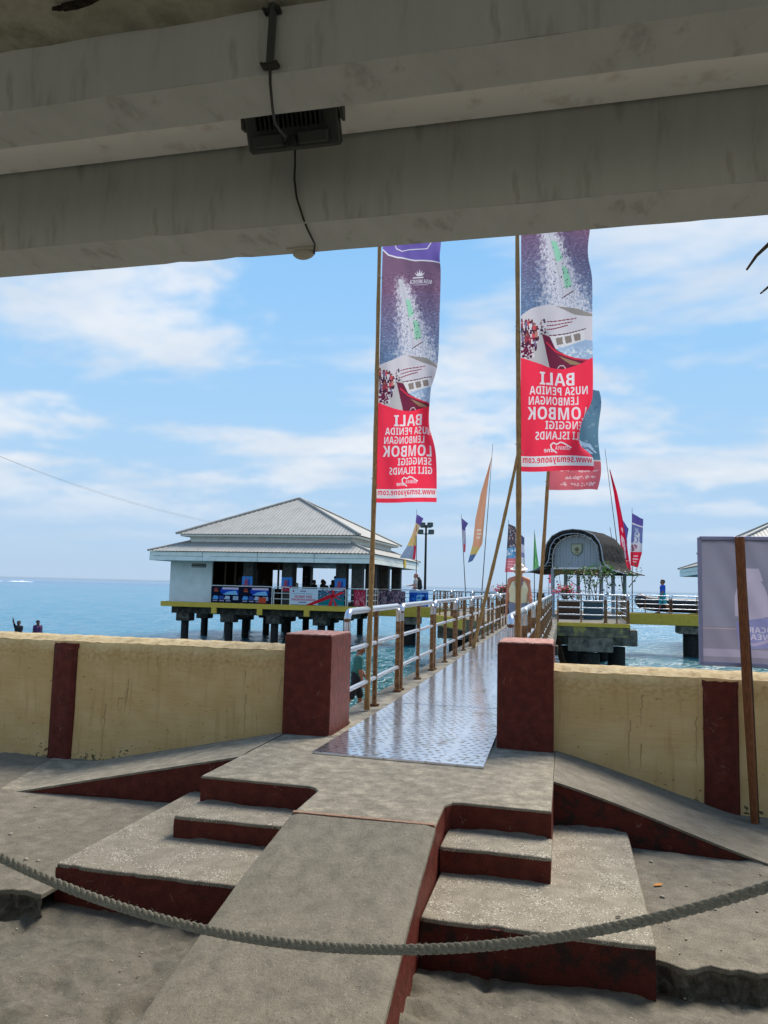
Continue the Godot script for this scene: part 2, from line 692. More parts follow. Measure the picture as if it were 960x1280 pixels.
func wall_image(sd: int, w: int, h: int, red_streaks: int) -> ImageTexture:   # ochre paint, mould and wear at the foot, drips and hairline cracks
	var f := FastNoiseLite.new()
	f.seed = sd
	f.fractal_octaves = 4
	f.frequency = 0.012
	var g := FastNoiseLite.new()
	g.seed = sd + 1
	g.fractal_octaves = 3
	g.frequency = 0.09
	var im := Image.create(w, h, false, Image.FORMAT_RGB8)
	var base := srgb(203, 171, 118)
	var pale := srgb(212, 183, 132)
	var worn := srgb(180, 146, 96)
	var mould := srgb(52, 47, 36)
	for y in h:
		var v := float(y) / h   # 0 at the top
		for x in w:
			var a := f.get_noise_2d(x, y)
			var b := g.get_noise_2d(x, y)
			var s := f.get_noise_2d(x * 5.0 + 900.0, y * 0.35)
			var col := base.lerp(pale, clampf(0.4 + a * 1.1, 0, 1)).lerp(worn, clampf(s * 1.1 - 0.2, 0, 0.4))
			var low := smoothstep(0.62, 1.0, v + a * 0.22)
			if b * 0.9 + low * 0.75 > 0.72:
				col = col.lerp(mould, clampf((b * 0.9 + low * 0.75 - 0.72) * 3.0, 0, 0.8))
			if b > 0.6 and a < 0.05:
				col = col.lerp(mould, 0.45)
			col = col.lerp(worn, 0.5 * smoothstep(0.12, 0.0, absf(v - 0.075 - a * 0.03) - 0.006) * clampf(0.5 + b * 2.0, 0, 1))
			im.set_pixel(x, y, col)
	var r := RandomNumberGenerator.new()
	r.seed = sd
	for i in red_streaks:   # hairline cracks and rust runs
		var x := r.randf() * w
		var y := r.randf_range(0.03, 0.5) * h
		var l := r.randf_range(0.08, 0.45) * h
		var col := srgb(104, 70, 44) if r.randf() < 0.5 else srgb(96, 82, 58)
		for k in int(l):
			x += r.randf_range(-0.6, 0.6)
			var p := Vector2i(posmod(int(x), w), mini(h - 1, int(y + k)))
			im.set_pixelv(p, im.get_pixelv(p).lerp(col, 0.6 * (1.0 - k / l) + 0.15))
	return ImageTexture.create_from_image(im)

func make_materials() -> void:
	var grain := noise_tex(1, 0.09, [[0.15, Color(0.5, 0.5, 0.5)], [0.42, Color(0.86, 0.86, 0.86)], [0.6, Color(0.95, 0.95, 0.95)], [0.85, Color(1, 1, 1)]], 512, 4, false, FastNoiseLite.TYPE_SIMPLEX_SMOOTH, 0.6)
	var fine := noise_tex(2, 0.03, [], 512, 6, false, FastNoiseLite.TYPE_SIMPLEX_SMOOTH, 0.65)
	var coarse := noise_tex(3, 0.012, [], 512, 6, false, FastNoiseLite.TYPE_SIMPLEX_SMOOTH, 0.6)
	var grit := noise_tex(6, 0.11, [], 512, 4, false, FastNoiseLite.TYPE_SIMPLEX_SMOOTH, 0.6)
	M.grit = grit
	M.fine = fine
	M.coarse = coarse
	M.grain = grain
	var crease := noise_tex(4, 0.024, [], 512, 4)
	crease.noise.fractal_type = FastNoiseLite.FRACTAL_RIDGED
	crease.noise.domain_warp_enabled = true
	crease.noise.domain_warp_amplitude = 40.0
	crease.noise.domain_warp_frequency = 0.006
	M.sand = rough_mat(11, [[0.1, srgb(106, 102, 91)], [0.5, srgb(118, 113, 101)], [0.9, srgb(130, 124, 110)]], 1.3, 0.012, crease, 0.55, 0.95, grain, 0.17)
	M.drift = rough_mat(46, [[0.1, srgb(120, 114, 101)], [0.9, srgb(142, 135, 119)]], 0.8, 0.02, grit, 0.2, 0.95, grain, 0.15)
	M.dry_sand = plain(srgb(176, 164, 142), 0.95)
	M.terrace = rough_mat(12, [[0.1, srgb(124, 116, 102)], [0.5, srgb(138, 129, 113)], [0.9, srgb(150, 141, 125)]], 1.6, 0.011, grit, 0.25, 0.95, grain, 0.31)
	M.beach = rough_mat(13, [[0.2, srgb(128, 114, 92)], [0.8, srgb(172, 156, 128)]], 3.0, 0.01, coarse, 2.0, 0.95, grain, 0.5)
	M.landing = rough_mat(14, [[0.15, srgb(120, 112, 98)], [0.42, srgb(140, 131, 114)], [0.6, srgb(150, 141, 122)], [0.7, srgb(172, 162, 136)], [0.85, srgb(146, 137, 120)]], 1.1, 0.012, grit, 0.22, 0.9, grain, 0.29)
	M.ramp = rough_mat(15, [[0.1, srgb(122, 114, 100)], [0.5, srgb(136, 128, 112)], [0.9, srgb(148, 139, 122)]], 0.9, 0.014, grit, 0.25, 0.92, grain, 0.2)
	M.tread = rough_mat(16, [], 1.35, 0.01, grit, 0.2, 0.9, grain, 0.33)
	M.tread.albedo_texture = terrazzo_image()
	M.red = rough_mat(17, [[0.0, srgb(66, 29, 25)], [0.3, srgb(90, 36, 31)], [0.7, srgb(98, 41, 35)], [0.88, srgb(104, 47, 41)], [0.97, srgb(146, 104, 94)]], 0.9, 0.016, fine, 0.35, 0.62, grain, 0.41)
	M.red.albedo_texture = paint_image(5, [srgb(94, 38, 27), srgb(107, 43, 31), srgb(118, 52, 38)], 46)
	M.stained_red = rough_mat(18, [[0.0, srgb(44, 34, 30)], [0.34, srgb(66, 42, 36)], [0.46, srgb(94, 39, 29)], [0.8, srgb(104, 43, 32)], [0.95, srgb(140, 120, 106)]], 1.0, 0.011, fine, 0.4, 0.75, grain, 0.37)
	M.landing.albedo_texture = concrete_image(61, [srgb(134, 126, 110), srgb(152, 143, 126), srgb(160, 151, 133), srgb(182, 172, 150)], 3500, 4200, 5)
	M.landing.uv1_scale = Vector3.ONE / 1.5
	M.ramp.albedo_texture = concrete_image(62, [srgb(124, 118, 105), srgb(139, 132, 117), srgb(144, 137, 121), srgb(155, 147, 131)], 6500, 3600, 3)
	M.ramp.uv1_scale = Vector3.ONE / 1.3
	M.terrace.albedo_texture = concrete_image(63, [srgb(116, 109, 96), srgb(130, 122, 107), srgb(135, 127, 112), srgb(146, 138, 122)], 3000, 2600, 1)
	M.terrace.uv1_scale = Vector3.ONE / 1.7
	M.sand.albedo_texture = concrete_image(64, [srgb(106, 101, 90), srgb(120, 114, 101), srgb(125, 119, 106), srgb(134, 127, 113)], 9000, 3000, 0)
	M.seam = rough_mat(19, [[0.2, srgb(136, 104, 86)], [0.8, srgb(162, 132, 112)]], 0.5, 0.02, fine, 0.3, 0.9)
	M.broken = rough_mat(20, [[0.2, srgb(62, 58, 51)], [0.55, srgb(96, 90, 79)], [0.9, srgb(134, 126, 112)]], 0.6, 0.02, coarse, 3.0, 0.95)
	M.beam = rough_mat(21, [[0.06, srgb(152, 153, 147)], [0.3, srgb(176, 179, 175)], [0.8, srgb(182, 185, 181)], [0.95, srgb(158, 158, 152)]], 1.6, 0.008, grit, 0.08, 0.85, null, 0.22, Vector3(2.2, 0.35, 1.0))
	M.soffit = rough_mat(22, [[0.08, srgb(222, 218, 214)], [0.3, srgb(246, 246, 246)], [0.7, srgb(250, 250, 250)], [0.94, srgb(226, 220, 214)]], 1.5, 0.007, fine, 0.15, 0.85)
	M.old_plaster = rough_mat(23, [[0.1, srgb(138, 136, 120)], [0.5, srgb(176, 175, 160)], [0.9, srgb(150, 148, 132)]], 1.2, 0.009, coarse, 1.0)
	M.hole = rough_mat(24, [[0.2, srgb(20, 18, 14)], [0.8, srgb(52, 46, 36)]], 0.3, 0.02, coarse, 2.0, 1.0)
	M.steel = plain(srgb(200, 202, 208), 0.28, 0.9)
	M.rail_white = plain(srgb(214, 214, 210), 0.4, 0.2)
	M.post = rough_mat(25, [[0.1, srgb(78, 54, 36)], [0.5, srgb(122, 88, 60)], [0.9, srgb(160, 126, 92)]], 0.6, 0.014, null, 0.0, 0.4)
	M.post.metallic = 0.55
	M.concrete = rough_mat(26, [[0.1, srgb(92, 88, 80)], [0.5, srgb(134, 128, 116)], [0.9, srgb(160, 152, 136)]], 2.2, 0.01, fine, 0.8, 0.9, grain, 0.5)
	M.dark_concrete = rough_mat(27, [[0.1, srgb(48, 46, 42)], [0.5, srgb(84, 80, 72)], [0.9, srgb(116, 110, 98)]], 2.0, 0.01, fine, 0.8, 0.9, grain, 0.5)
	M.pile = rough_mat(28, [[0.1, srgb(22, 22, 22)], [0.6, srgb(48, 46, 44)], [0.9, srgb(78, 72, 64)]], 1.0, 0.02, fine, 0.8, 0.8)
	M.yellow = rough_mat(29, [[0.05, srgb(170, 148, 84)], [0.25, srgb(232, 192, 74)], [0.75, srgb(240, 202, 84)], [0.95, srgb(220, 198, 134)]], 1.6, 0.012, fine, 0.4, 0.75, grain, 0.5)
	M.mossy_yellow = rough_mat(30, [[0.1, srgb(90, 86, 72)], [0.5, srgb(132, 126, 106)], [0.64, srgb(156, 146, 100)], [0.76, srgb(190, 172, 86)], [0.95, srgb(150, 142, 112)]], 2.1, 0.008, fine, 0.8, 0.9, grain, 0.5)
	M.roof = rough_mat(32, [[0.05, srgb(140, 137, 130)], [0.5, srgb(158, 155, 148)], [0.95, srgb(166, 163, 156)]], 3.0, 0.006, null, 0.0, 0.55)
	M.fascia = rough_mat(33, [[0.05, srgb(210, 214, 206)], [0.5, srgb(226, 229, 222)], [0.95, srgb(232, 234, 228)]], 2.4, 0.006, null, 0.0, 0.6)
	M.white_wall = rough_mat(34, [[0.1, srgb(208, 213, 211)], [0.9, srgb(224, 228, 226)]], 3.0, 0.006, null, 0.0, 0.6)
	M.column = rough_mat(35, [[0.1, srgb(58, 56, 54)], [0.9, srgb(86, 84, 80)]], 1.5, 0.01, null, 0.0, 0.8)
	M.dark_wood = rough_mat(36, [[0.1, srgb(40, 28, 20)], [0.5, srgb(68, 48, 34)], [0.9, srgb(88, 64, 46)]], 0.8, 0.02, null, 0.0, 0.6, null, 0.4, Vector3(3, 0.4, 3))
	M.thatch = rough_mat(37, [[0.1, srgb(34, 32, 31)], [0.5, srgb(58, 55, 53)], [0.9, srgb(86, 82, 78)]], 0.7, 0.03, fine, 4.0, 1.0, grain, 0.3, Vector3(1, 0.5, 1))
	M.board_grey = rough_mat(38, [[0.1, srgb(138, 149, 158)], [0.9, srgb(168, 178, 186)]], 0.8, 0.02, null, 0.0, 0.7)
	M.bamboo = rough_mat(39, [[0.1, srgb(108, 78, 46)], [0.5, srgb(150, 114, 68)], [0.9, srgb(178, 144, 92)]], 0.5, 0.02, null, 0.0, 0.5, null, 0.3, Vector3(4, 0.5, 4))
	M.timber = rough_mat(40, [[0.1, srgb(82, 46, 24)], [0.5, srgb(128, 76, 42)], [0.9, srgb(154, 98, 58)]], 0.5, 0.02, fine, 0.5, 0.65, null, 0.3, Vector3(6, 0.5, 6))
	M.rope = rough_mat(41, [[0.1, srgb(126, 121, 108)], [0.5, srgb(168, 162, 146)], [0.9, srgb(190, 184, 168)]], 0.12, 0.03, fine, 0.3, 0.95)
	M.black_metal = plain(srgb(66, 70, 68), 0.5, 0.2)
	M.black = plain(srgb(24, 26, 28), 0.6)
	M.glass = plain(srgb(60, 76, 70), 0.1, 0.1)
	M.wire = plain(srgb(36, 36, 34), 0.7)
	M.cap = plain(srgb(168, 164, 152), 0.6)
	M.rubber = plain(srgb(22, 23, 26), 0.5)
	M.leaf = plain(srgb(50, 78, 38), 0.6)
	M.leaf.backlight_enabled = true
	M.leaf.backlight = Color(0.22, 0.4, 0.12)
	M.petal = plain(srgb(206, 52, 96), 0.7)
	M.petal.backlight_enabled = true
	M.petal.backlight = Color(0.7, 0.25, 0.4)
	M.stem = plain(srgb(84, 70, 56), 0.9)
	M.terracotta = plain(srgb(142, 82, 58), 0.85)
	M.sea = StandardMaterial3D.new()
	M.sea.vertex_color_use_as_albedo = true
	M.sea.roughness = 0.12
	M.sea.metallic_specular = 0.5
	M.sea.heightmap_enabled = true
	M.sea.heightmap_texture = noise_tex(51, 0.02, [], 1024, 4)
	M.sea.heightmap_scale = 11.0
	M.sea.uv1_triplanar = true
	M.sea.uv1_world_triplanar = true
	M.sea.uv1_scale = Vector3(1.0 / 7.0, 1.0 / 7.0, 1.0 / 7.0)
	var pl := plate_image()
	M.plate = StandardMaterial3D.new()
	M.plate.albedo_texture = pl[0]
	M.plate.metallic = 0.9
	M.plate.roughness = 0.17
	M.plate.roughness = 0.26
	M.plate.roughness_texture = noise_tex(55, 0.012, [[0.2, Color(0.45, 0.45, 0.45)], [0.8, Color(0.8, 0.8, 0.8)]])
	M.plate.detail_enabled = true
	M.plate.detail_blend_mode = BaseMaterial3D.BLEND_MODE_MUL
	M.plate.detail_albedo = noise_tex(56, 0.009, [[0.18, Color(0.74, 0.69, 0.64)], [0.34, Color(0.97, 0.97, 0.96)], [0.8, Color(1, 1, 1)]], 512, 6, false, FastNoiseLite.TYPE_SIMPLEX_SMOOTH, 0.65)
	M.plate.detail_uv_layer = BaseMaterial3D.DETAIL_UV_2
	M.plate.uv2_triplanar = true
	M.plate.uv2_world_triplanar = true
	M.plate.uv2_scale = Vector3.ONE / 2.9
	M.plate.heightmap_enabled = true
	M.plate.heightmap_texture = pl[1]
	M.plate.heightmap_scale = 0.22
	M.plate.uv1_triplanar = true
	M.plate.uv1_world_triplanar = true
	M.plate.uv1_scale = Vector3(1.0 / 0.5, 1.0 / 0.5, 1.0 / 0.62)

func cloth_mat(tx: Texture2D, through := 0.8) -> StandardMaterial3D:
	var m := StandardMaterial3D.new()
	m.albedo_texture = tx
	m.roughness = 0.85
	m.metallic_specular = 0.2
	m.texture_repeat = false
	m.backlight_enabled = true
	m.backlight = Color(through, through, through)
	return m

func skin_mat(col: Color) -> StandardMaterial3D:
	var m := plain(col, 0.55)
	m.subsurf_scatter_enabled = true
	m.subsurf_scatter_strength = 0.1
	return m

# ------------------------------------------------------------------ sky
const SKY_A := 57.0
const SKY_B := 13.0

func make_sky() -> ImageTexture:
	var W := 2048
	var H := 1024
	var im := Image.create(W, H, false, Image.FORMAT_RGBF)
	var f := FastNoiseLite.new()
	f.seed = 5
	f.noise_type = FastNoiseLite.TYPE_SIMPLEX_SMOOTH
	f.fractal_octaves = 6
	f.fractal_gain = 0.63
	f.frequency = 1.0
	var big := FastNoiseLite.new()
	big.seed = 19
	big.frequency = 1.0
	big.fractal_octaves = 2
	var stops := [[0.0, srgb(186, 209, 234)], [4.0, srgb(184, 213, 241)], [10.0, srgb(174, 213, 247)], [18.0, srgb(158, 207, 250)], [28.0, srgb(140, 197, 249)], [50.0, srgb(112, 177, 244)], [90.0, srgb(98, 158, 234)]]
	var white := srgb(240, 244, 250).srgb_to_linear()
	var grey := srgb(214, 226, 240).srgb_to_linear()
	for y in H / 2 + 4:
		var e := 90.0 - (y + 0.5) / H * 180.0
		var k := 0
		while k < stops.size() - 2 and e > stops[k + 1][0]:
			k += 1
		var base: Color = stops[k][1].lerp(stops[k + 1][1], clampf((e - stops[k][0]) / (stops[k + 1][0] - stops[k][0]), 0, 1)).srgb_to_linear()
		var er := deg_to_rad(maxf(e, 0.0))
		var ct := 1.0 / (sin(er) + 0.10)   # a layer of cloud seen ever more edge-on towards the horizon
		for x in W:
			var az := (x + 0.5) / W * TAU - PI
			var px := sin(az) * cos(er) * ct
			var pz := -cos(az) * cos(er) * ct
			var cover := big.get_noise_3d(px * 0.6, pz * 0.6, SKY_A)
			var wisp := f.get_noise_3d(px * 0.9 + 0.3 * cover, pz * 1.3, SKY_B)
			var a := smoothstep(-0.22, 0.42, wisp + cover * 0.6 + 0.02)
			a *= smoothstep(1.0, 9.0, e) * 0.88
			var shade := clampf(0.5 + 1.4 * f.get_noise_3d(px * 1.1, pz * 1.1, 31.0), 0, 1)
			im.set_pixel(x, y, base.lerp(grey.lerp(white, shade), a))
	var low := srgb(96, 130, 150).srgb_to_linear()
	im.fill_rect(Rect2i(0, H / 2 + 4, W, H / 2 - 4), low)
	return ImageTexture.create_from_image(im)

# ------------------------------------------------------------------ setting
func ramp_y(z: float) -> float:
	return 0.45 if z < -3.83 else 0.45 - 0.25 * (z + 3.83)

func deck_y(z: float) -> float:   # the walkway climbs a little
	return 0.45 + clampf((-z - 6.0) / 19.0, 0, 1) * 0.1

func make_ground() -> void:
	var f := FastNoiseLite.new()
	f.seed = 61
	f.frequency = 1.1
	f.fractal_octaves = 5
	var r := RandomNumberGenerator.new()
	r.seed = 6
	var prints := []
	for i in 300:   # scuffs and footprints trodden into the sand
		prints.append([r.randf_range(-4.0, 2.6), r.randf_range(-3.5, -0.4), r.randf_range(0, TAU), r.randf_range(0.07, 0.14), r.randf_range(0.012, 0.03)])
	var nx := 300
	var nz := 150
	var hs := PackedFloat32Array()
	hs.resize((nx + 1) * (nz + 1))
	for j in nz + 1:
		for i in nx + 1:
			var x := lerpf(-7.0, 5.0, float(i) / nx)
			var z := lerpf(-4.6, 1.4, float(j) / nz)
			hs[j * (nx + 1) + i] = -0.015 + f.get_noise_2d(x, z) * 0.035 + f.get_noise_2d(x * 4.0, z * 4.0) * 0.012
	for p in prints:
		var i0 := int((p[0] - 0.2 + 7.0) / 12.0 * nx)
		var j0 := int((p[1] - 0.2 + 4.6) / 6.0 * nz)
		for j in range(maxi(0, j0), mini(nz, j0 + 12)):
			for i in range(maxi(0, i0), mini(nx, i0 + 12)):
				var d := Vector2(lerpf(-7.0, 5.0, float(i) / nx) - p[0], lerpf(-4.6, 1.4, float(j) / nz) - p[1]).rotated(p[2])
				var e := Vector2(d.x / p[3], d.y / (p[3] * 0.5)).length()
				hs[j * (nx + 1) + i] += p[4] * (0.55 * exp(-pow((e - 1.15) * 3.0, 2)) - exp(-e * e * 1.3))
	var s := Shape.new()
	s.sheet(nx, nz, func(u, w): return Vector3(lerpf(-7.0, 5.0, u), hs[roundi(w * nz) * (nx + 1) + roundi(u * nx)], lerpf(-4.6, 1.4, w)))
	struct("sand", s, M.sand, "grey trodden sand under the building, full of footprints")
	s = Shape.new()   # plain sand round it, out of the picture
	s.prism([Vector2(-60, 1.38), Vector2(60, 1.38), Vector2(60, 70), Vector2(-60, 70)], -0.6, -0.02)
	s.prism([Vector2(4.98, -4.6), Vector2(60, -4.6), Vector2(60, 1.38), Vector2(4.98, 1.38)], -0.6, -0.02)
	s.prism([Vector2(-60, -4.6), Vector2(-6.98, -4.6), Vector2(-6.98, 1.38), Vector2(-60, 1.38)], -0.6, -0.02)
	struct("ground", s, M.dry_sand)

	# raised terrace along the foot of the wall, its outer edge broken off
	for side in [-1, 1]:
		var edge := []
		var x0 := -2.44 if side < 0 else 0.33
		for i in 190:
			var x: float = x0 + side * i * 0.035
			var z: float = -3.36 + f.get_noise_2d(x * 1.6, 40.0 + side) * 0.1 + f.get_noise_2d(x * 6.0, 9.0) * 0.05
			if side > 0:
				z -= 0.15
			edge.append(Vector2(x, z))
		var poly := edge.duplicate()
		poly.append(Vector2(edge[-1].x, -5.95))
		poly.append(Vector2(x0, -5.95))
		s = Shape.new()
		s.prism(poly, 0.078, func(x, z): return 0.1 + 0.006 * f.get_noise_2d(x * 1.5, z * 1.5), 0.008)
		var o := struct("terrace_left" if side < 0 else "terrace_right", s, M.terrace, "low concrete apron at the foot of the sea wall, strewn with sand")
		s = Shape.new()   # the crumbling face under the edge
		var m := edge.size() - 1
		s.sheet(m * 3, 8, func(u, w):
			var q: float = u * m
			var a: Vector2 = edge[mini(int(q), m - 1)].lerp(edge[mini(int(q), m - 1) + 1], q - int(q))
			var rough: float = f.get_noise_3d(a.x * 9.0, w * 2.0, 5.0)
			return Vector3(a.x, lerpf(0.092, -0.09, w), a.y - 0.035 * sin(w * PI) + 0.07 * w * w + rough * 0.07 * sin(minf(w * 2.0, 1.0) * PI * 0.5)))
		obj("broken_edge", s, M.broken, o)

	# beach beyond the wall and the sea
	s = Shape.new()
	s.sheet(90, 60, func(u, w):
		var x := lerpf(-45.0, 30.0, u)
		var z := lerpf(-6.1, -30.0, w)
		var shore := -17.3 + 3.0 * sin(x * 0.13 + 1.0) * (0.0 if x > -8.0 and x < -1.0 else 0.4) + (6.5 if x > -2.0 else 0.0) * smoothstep(-2.0, 2.0, x)
		return Vector3(x, lerpf(-0.75, -1.46, clampf((z + 6.1) / (shore + 6.1), 0, 1)) - 0.09 * maxf(0.0, shore - z) + 0.03 * f.get_noise_2d(x * 0.6, z * 0.6), z))
	struct("beach", s, M.beach)
	make_sea()

func make_sea() -> void:
	var f := FastNoiseLite.new()
	f.seed = 71
	f.frequency = 0.5
	f.fractal_octaves = 4
	f.fractal_gain = 0.55
	var g := FastNoiseLite.new()
	g.seed = 72
	g.frequency = 0.02
	g.fractal_octaves = 3
	var rows := 460
	var cols := 240
	var s := Shape.new()
	s.tinted = true
	var d0 := 8.0
	for j in rows + 1:
		var q := float(j) / rows
		var d := d0 * pow(2500.0, q)
		if j == rows:
			d = 26000.0
		for i in cols + 1:
			var a := deg_to_rad(lerpf(-72.0, 62.0, float(i) / cols))
			var x := sin(a) * d
			var z := -cos(a) * d
			var amp := 0.125 * clampf((d - 9.0) / 14.0, 0.35, 1.0) / (1.0 + d / 420.0)
			var h0 := f.get_noise_2d(x * 0.8, z * 1.5)
			var e := maxf(0.12, d * 0.004)
			var hx := f.get_noise_2d((x + e) * 0.8, z * 1.5)
			var hz := f.get_noise_2d(x * 0.8, (z + e) * 1.5)
			s.v.append(Vector3(x, -1.5 + amp * h0, z))
			s.n.append(Vector3(-(hx - h0) * amp / e, 1.0, -(hz - h0) * amp / e).normalized())
			s.t.append(Vector2.ZERO)
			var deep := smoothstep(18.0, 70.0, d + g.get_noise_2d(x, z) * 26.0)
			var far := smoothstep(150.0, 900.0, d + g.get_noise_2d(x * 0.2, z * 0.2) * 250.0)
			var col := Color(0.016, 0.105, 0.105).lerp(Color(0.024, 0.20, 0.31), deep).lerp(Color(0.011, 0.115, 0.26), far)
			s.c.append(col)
	for j in rows:
		for i in cols:
			var a := j * (cols + 1) + i
			var b := a + cols + 1
			for q in [a, b, b + 1, a, b + 1, a + 1]:
				s.idx.append(q)
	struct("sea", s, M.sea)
	# foam where swell breaks on a reef
	s = Shape.new()
	for k in [[-566.0, -532.0, -640.0], [-527.0, -498.0, -640.0]]:
		s.sheet(30, 3, func(u, w):
			var x := lerpf(k[0], k[1], u)
			return Vector3(x, -1.42 + 1.3 * sin(w * PI) * (0.35 + 0.65 * absf(g.get_noise_2d(x * 9.0, 3.0))) * sin(PI * u), k[2] - 8.0 * w))
	tag(obj("breaking_wave", s, plain(srgb(236, 240, 242), 0.9)), "thin white line of surf breaking far out near the horizon", "wave")

func chamfered(parent: Node, called: String, m: Material, at: Vector3, size: Vector3, bev := 0.012) -> MeshInstance3D:
	var s := Shape.new()
	s.box(at, size, bev)
	return obj(called, s, m, parent)

func step_block(parent: Node, called: String, x0: float, x1: float, zf: float, zb: float, y: float, tread_mat: Material, riser: Material, base := -0.12) -> void:
	var s := Shape.new()   # painted body, front face a little irregular
	var f := FastNoiseLite.new()
	f.seed = 5
	f.frequency = 3.0
	s.box(Vector3((x0 + x1) / 2, (base + y - 0.016) / 2, (zf + zb) / 2), Vector3(x1 - x0, y - 0.016 - base, zf - zb), 0.006)
	s.sheet(40, 10, func(u, w):
		var x := lerpf(x0, x1, u)
		return Vector3(x, lerpf(y - 0.019, base, w), zf + 0.003 + 0.006 * f.get_noise_3d(x * 1.4, w * 2.0, zf)))
	obj("riser", s, riser, parent)
	s = Shape.new()
	var poly := []
	var m := 48
	for i in m + 1:   # worn front edge
		var x := lerpf(x0 - 0.003, x1 + 0.003, float(i) / m)
		poly.append(Vector2(x, zf + 0.004 + f.get_noise_2d(x, zf * 7.0) * 0.01 - 0.05 * maxf(0.0, f.get_noise_2d(x * 2.3, zf * 31.0) - 0.25)))
	for i in 4:
		poly[i].y -= 0.012 * exp(-i * 1.1)
		poly[-1 - i].y -= 0.012 * exp(-i * 1.1)
	poly.insert(0, Vector2(x0 - 0.005, zf - 0.03))
	poly.append(Vector2(x1 + 0.005, zf - 0.03))
	poly.append(Vector2(x1 + 0.005, zb))
	poly.append(Vector2(x0 - 0.005, zb))
	s.prism(poly, y - 0.02, y, 0.012, true)
	obj(called, s, tread_mat, parent)

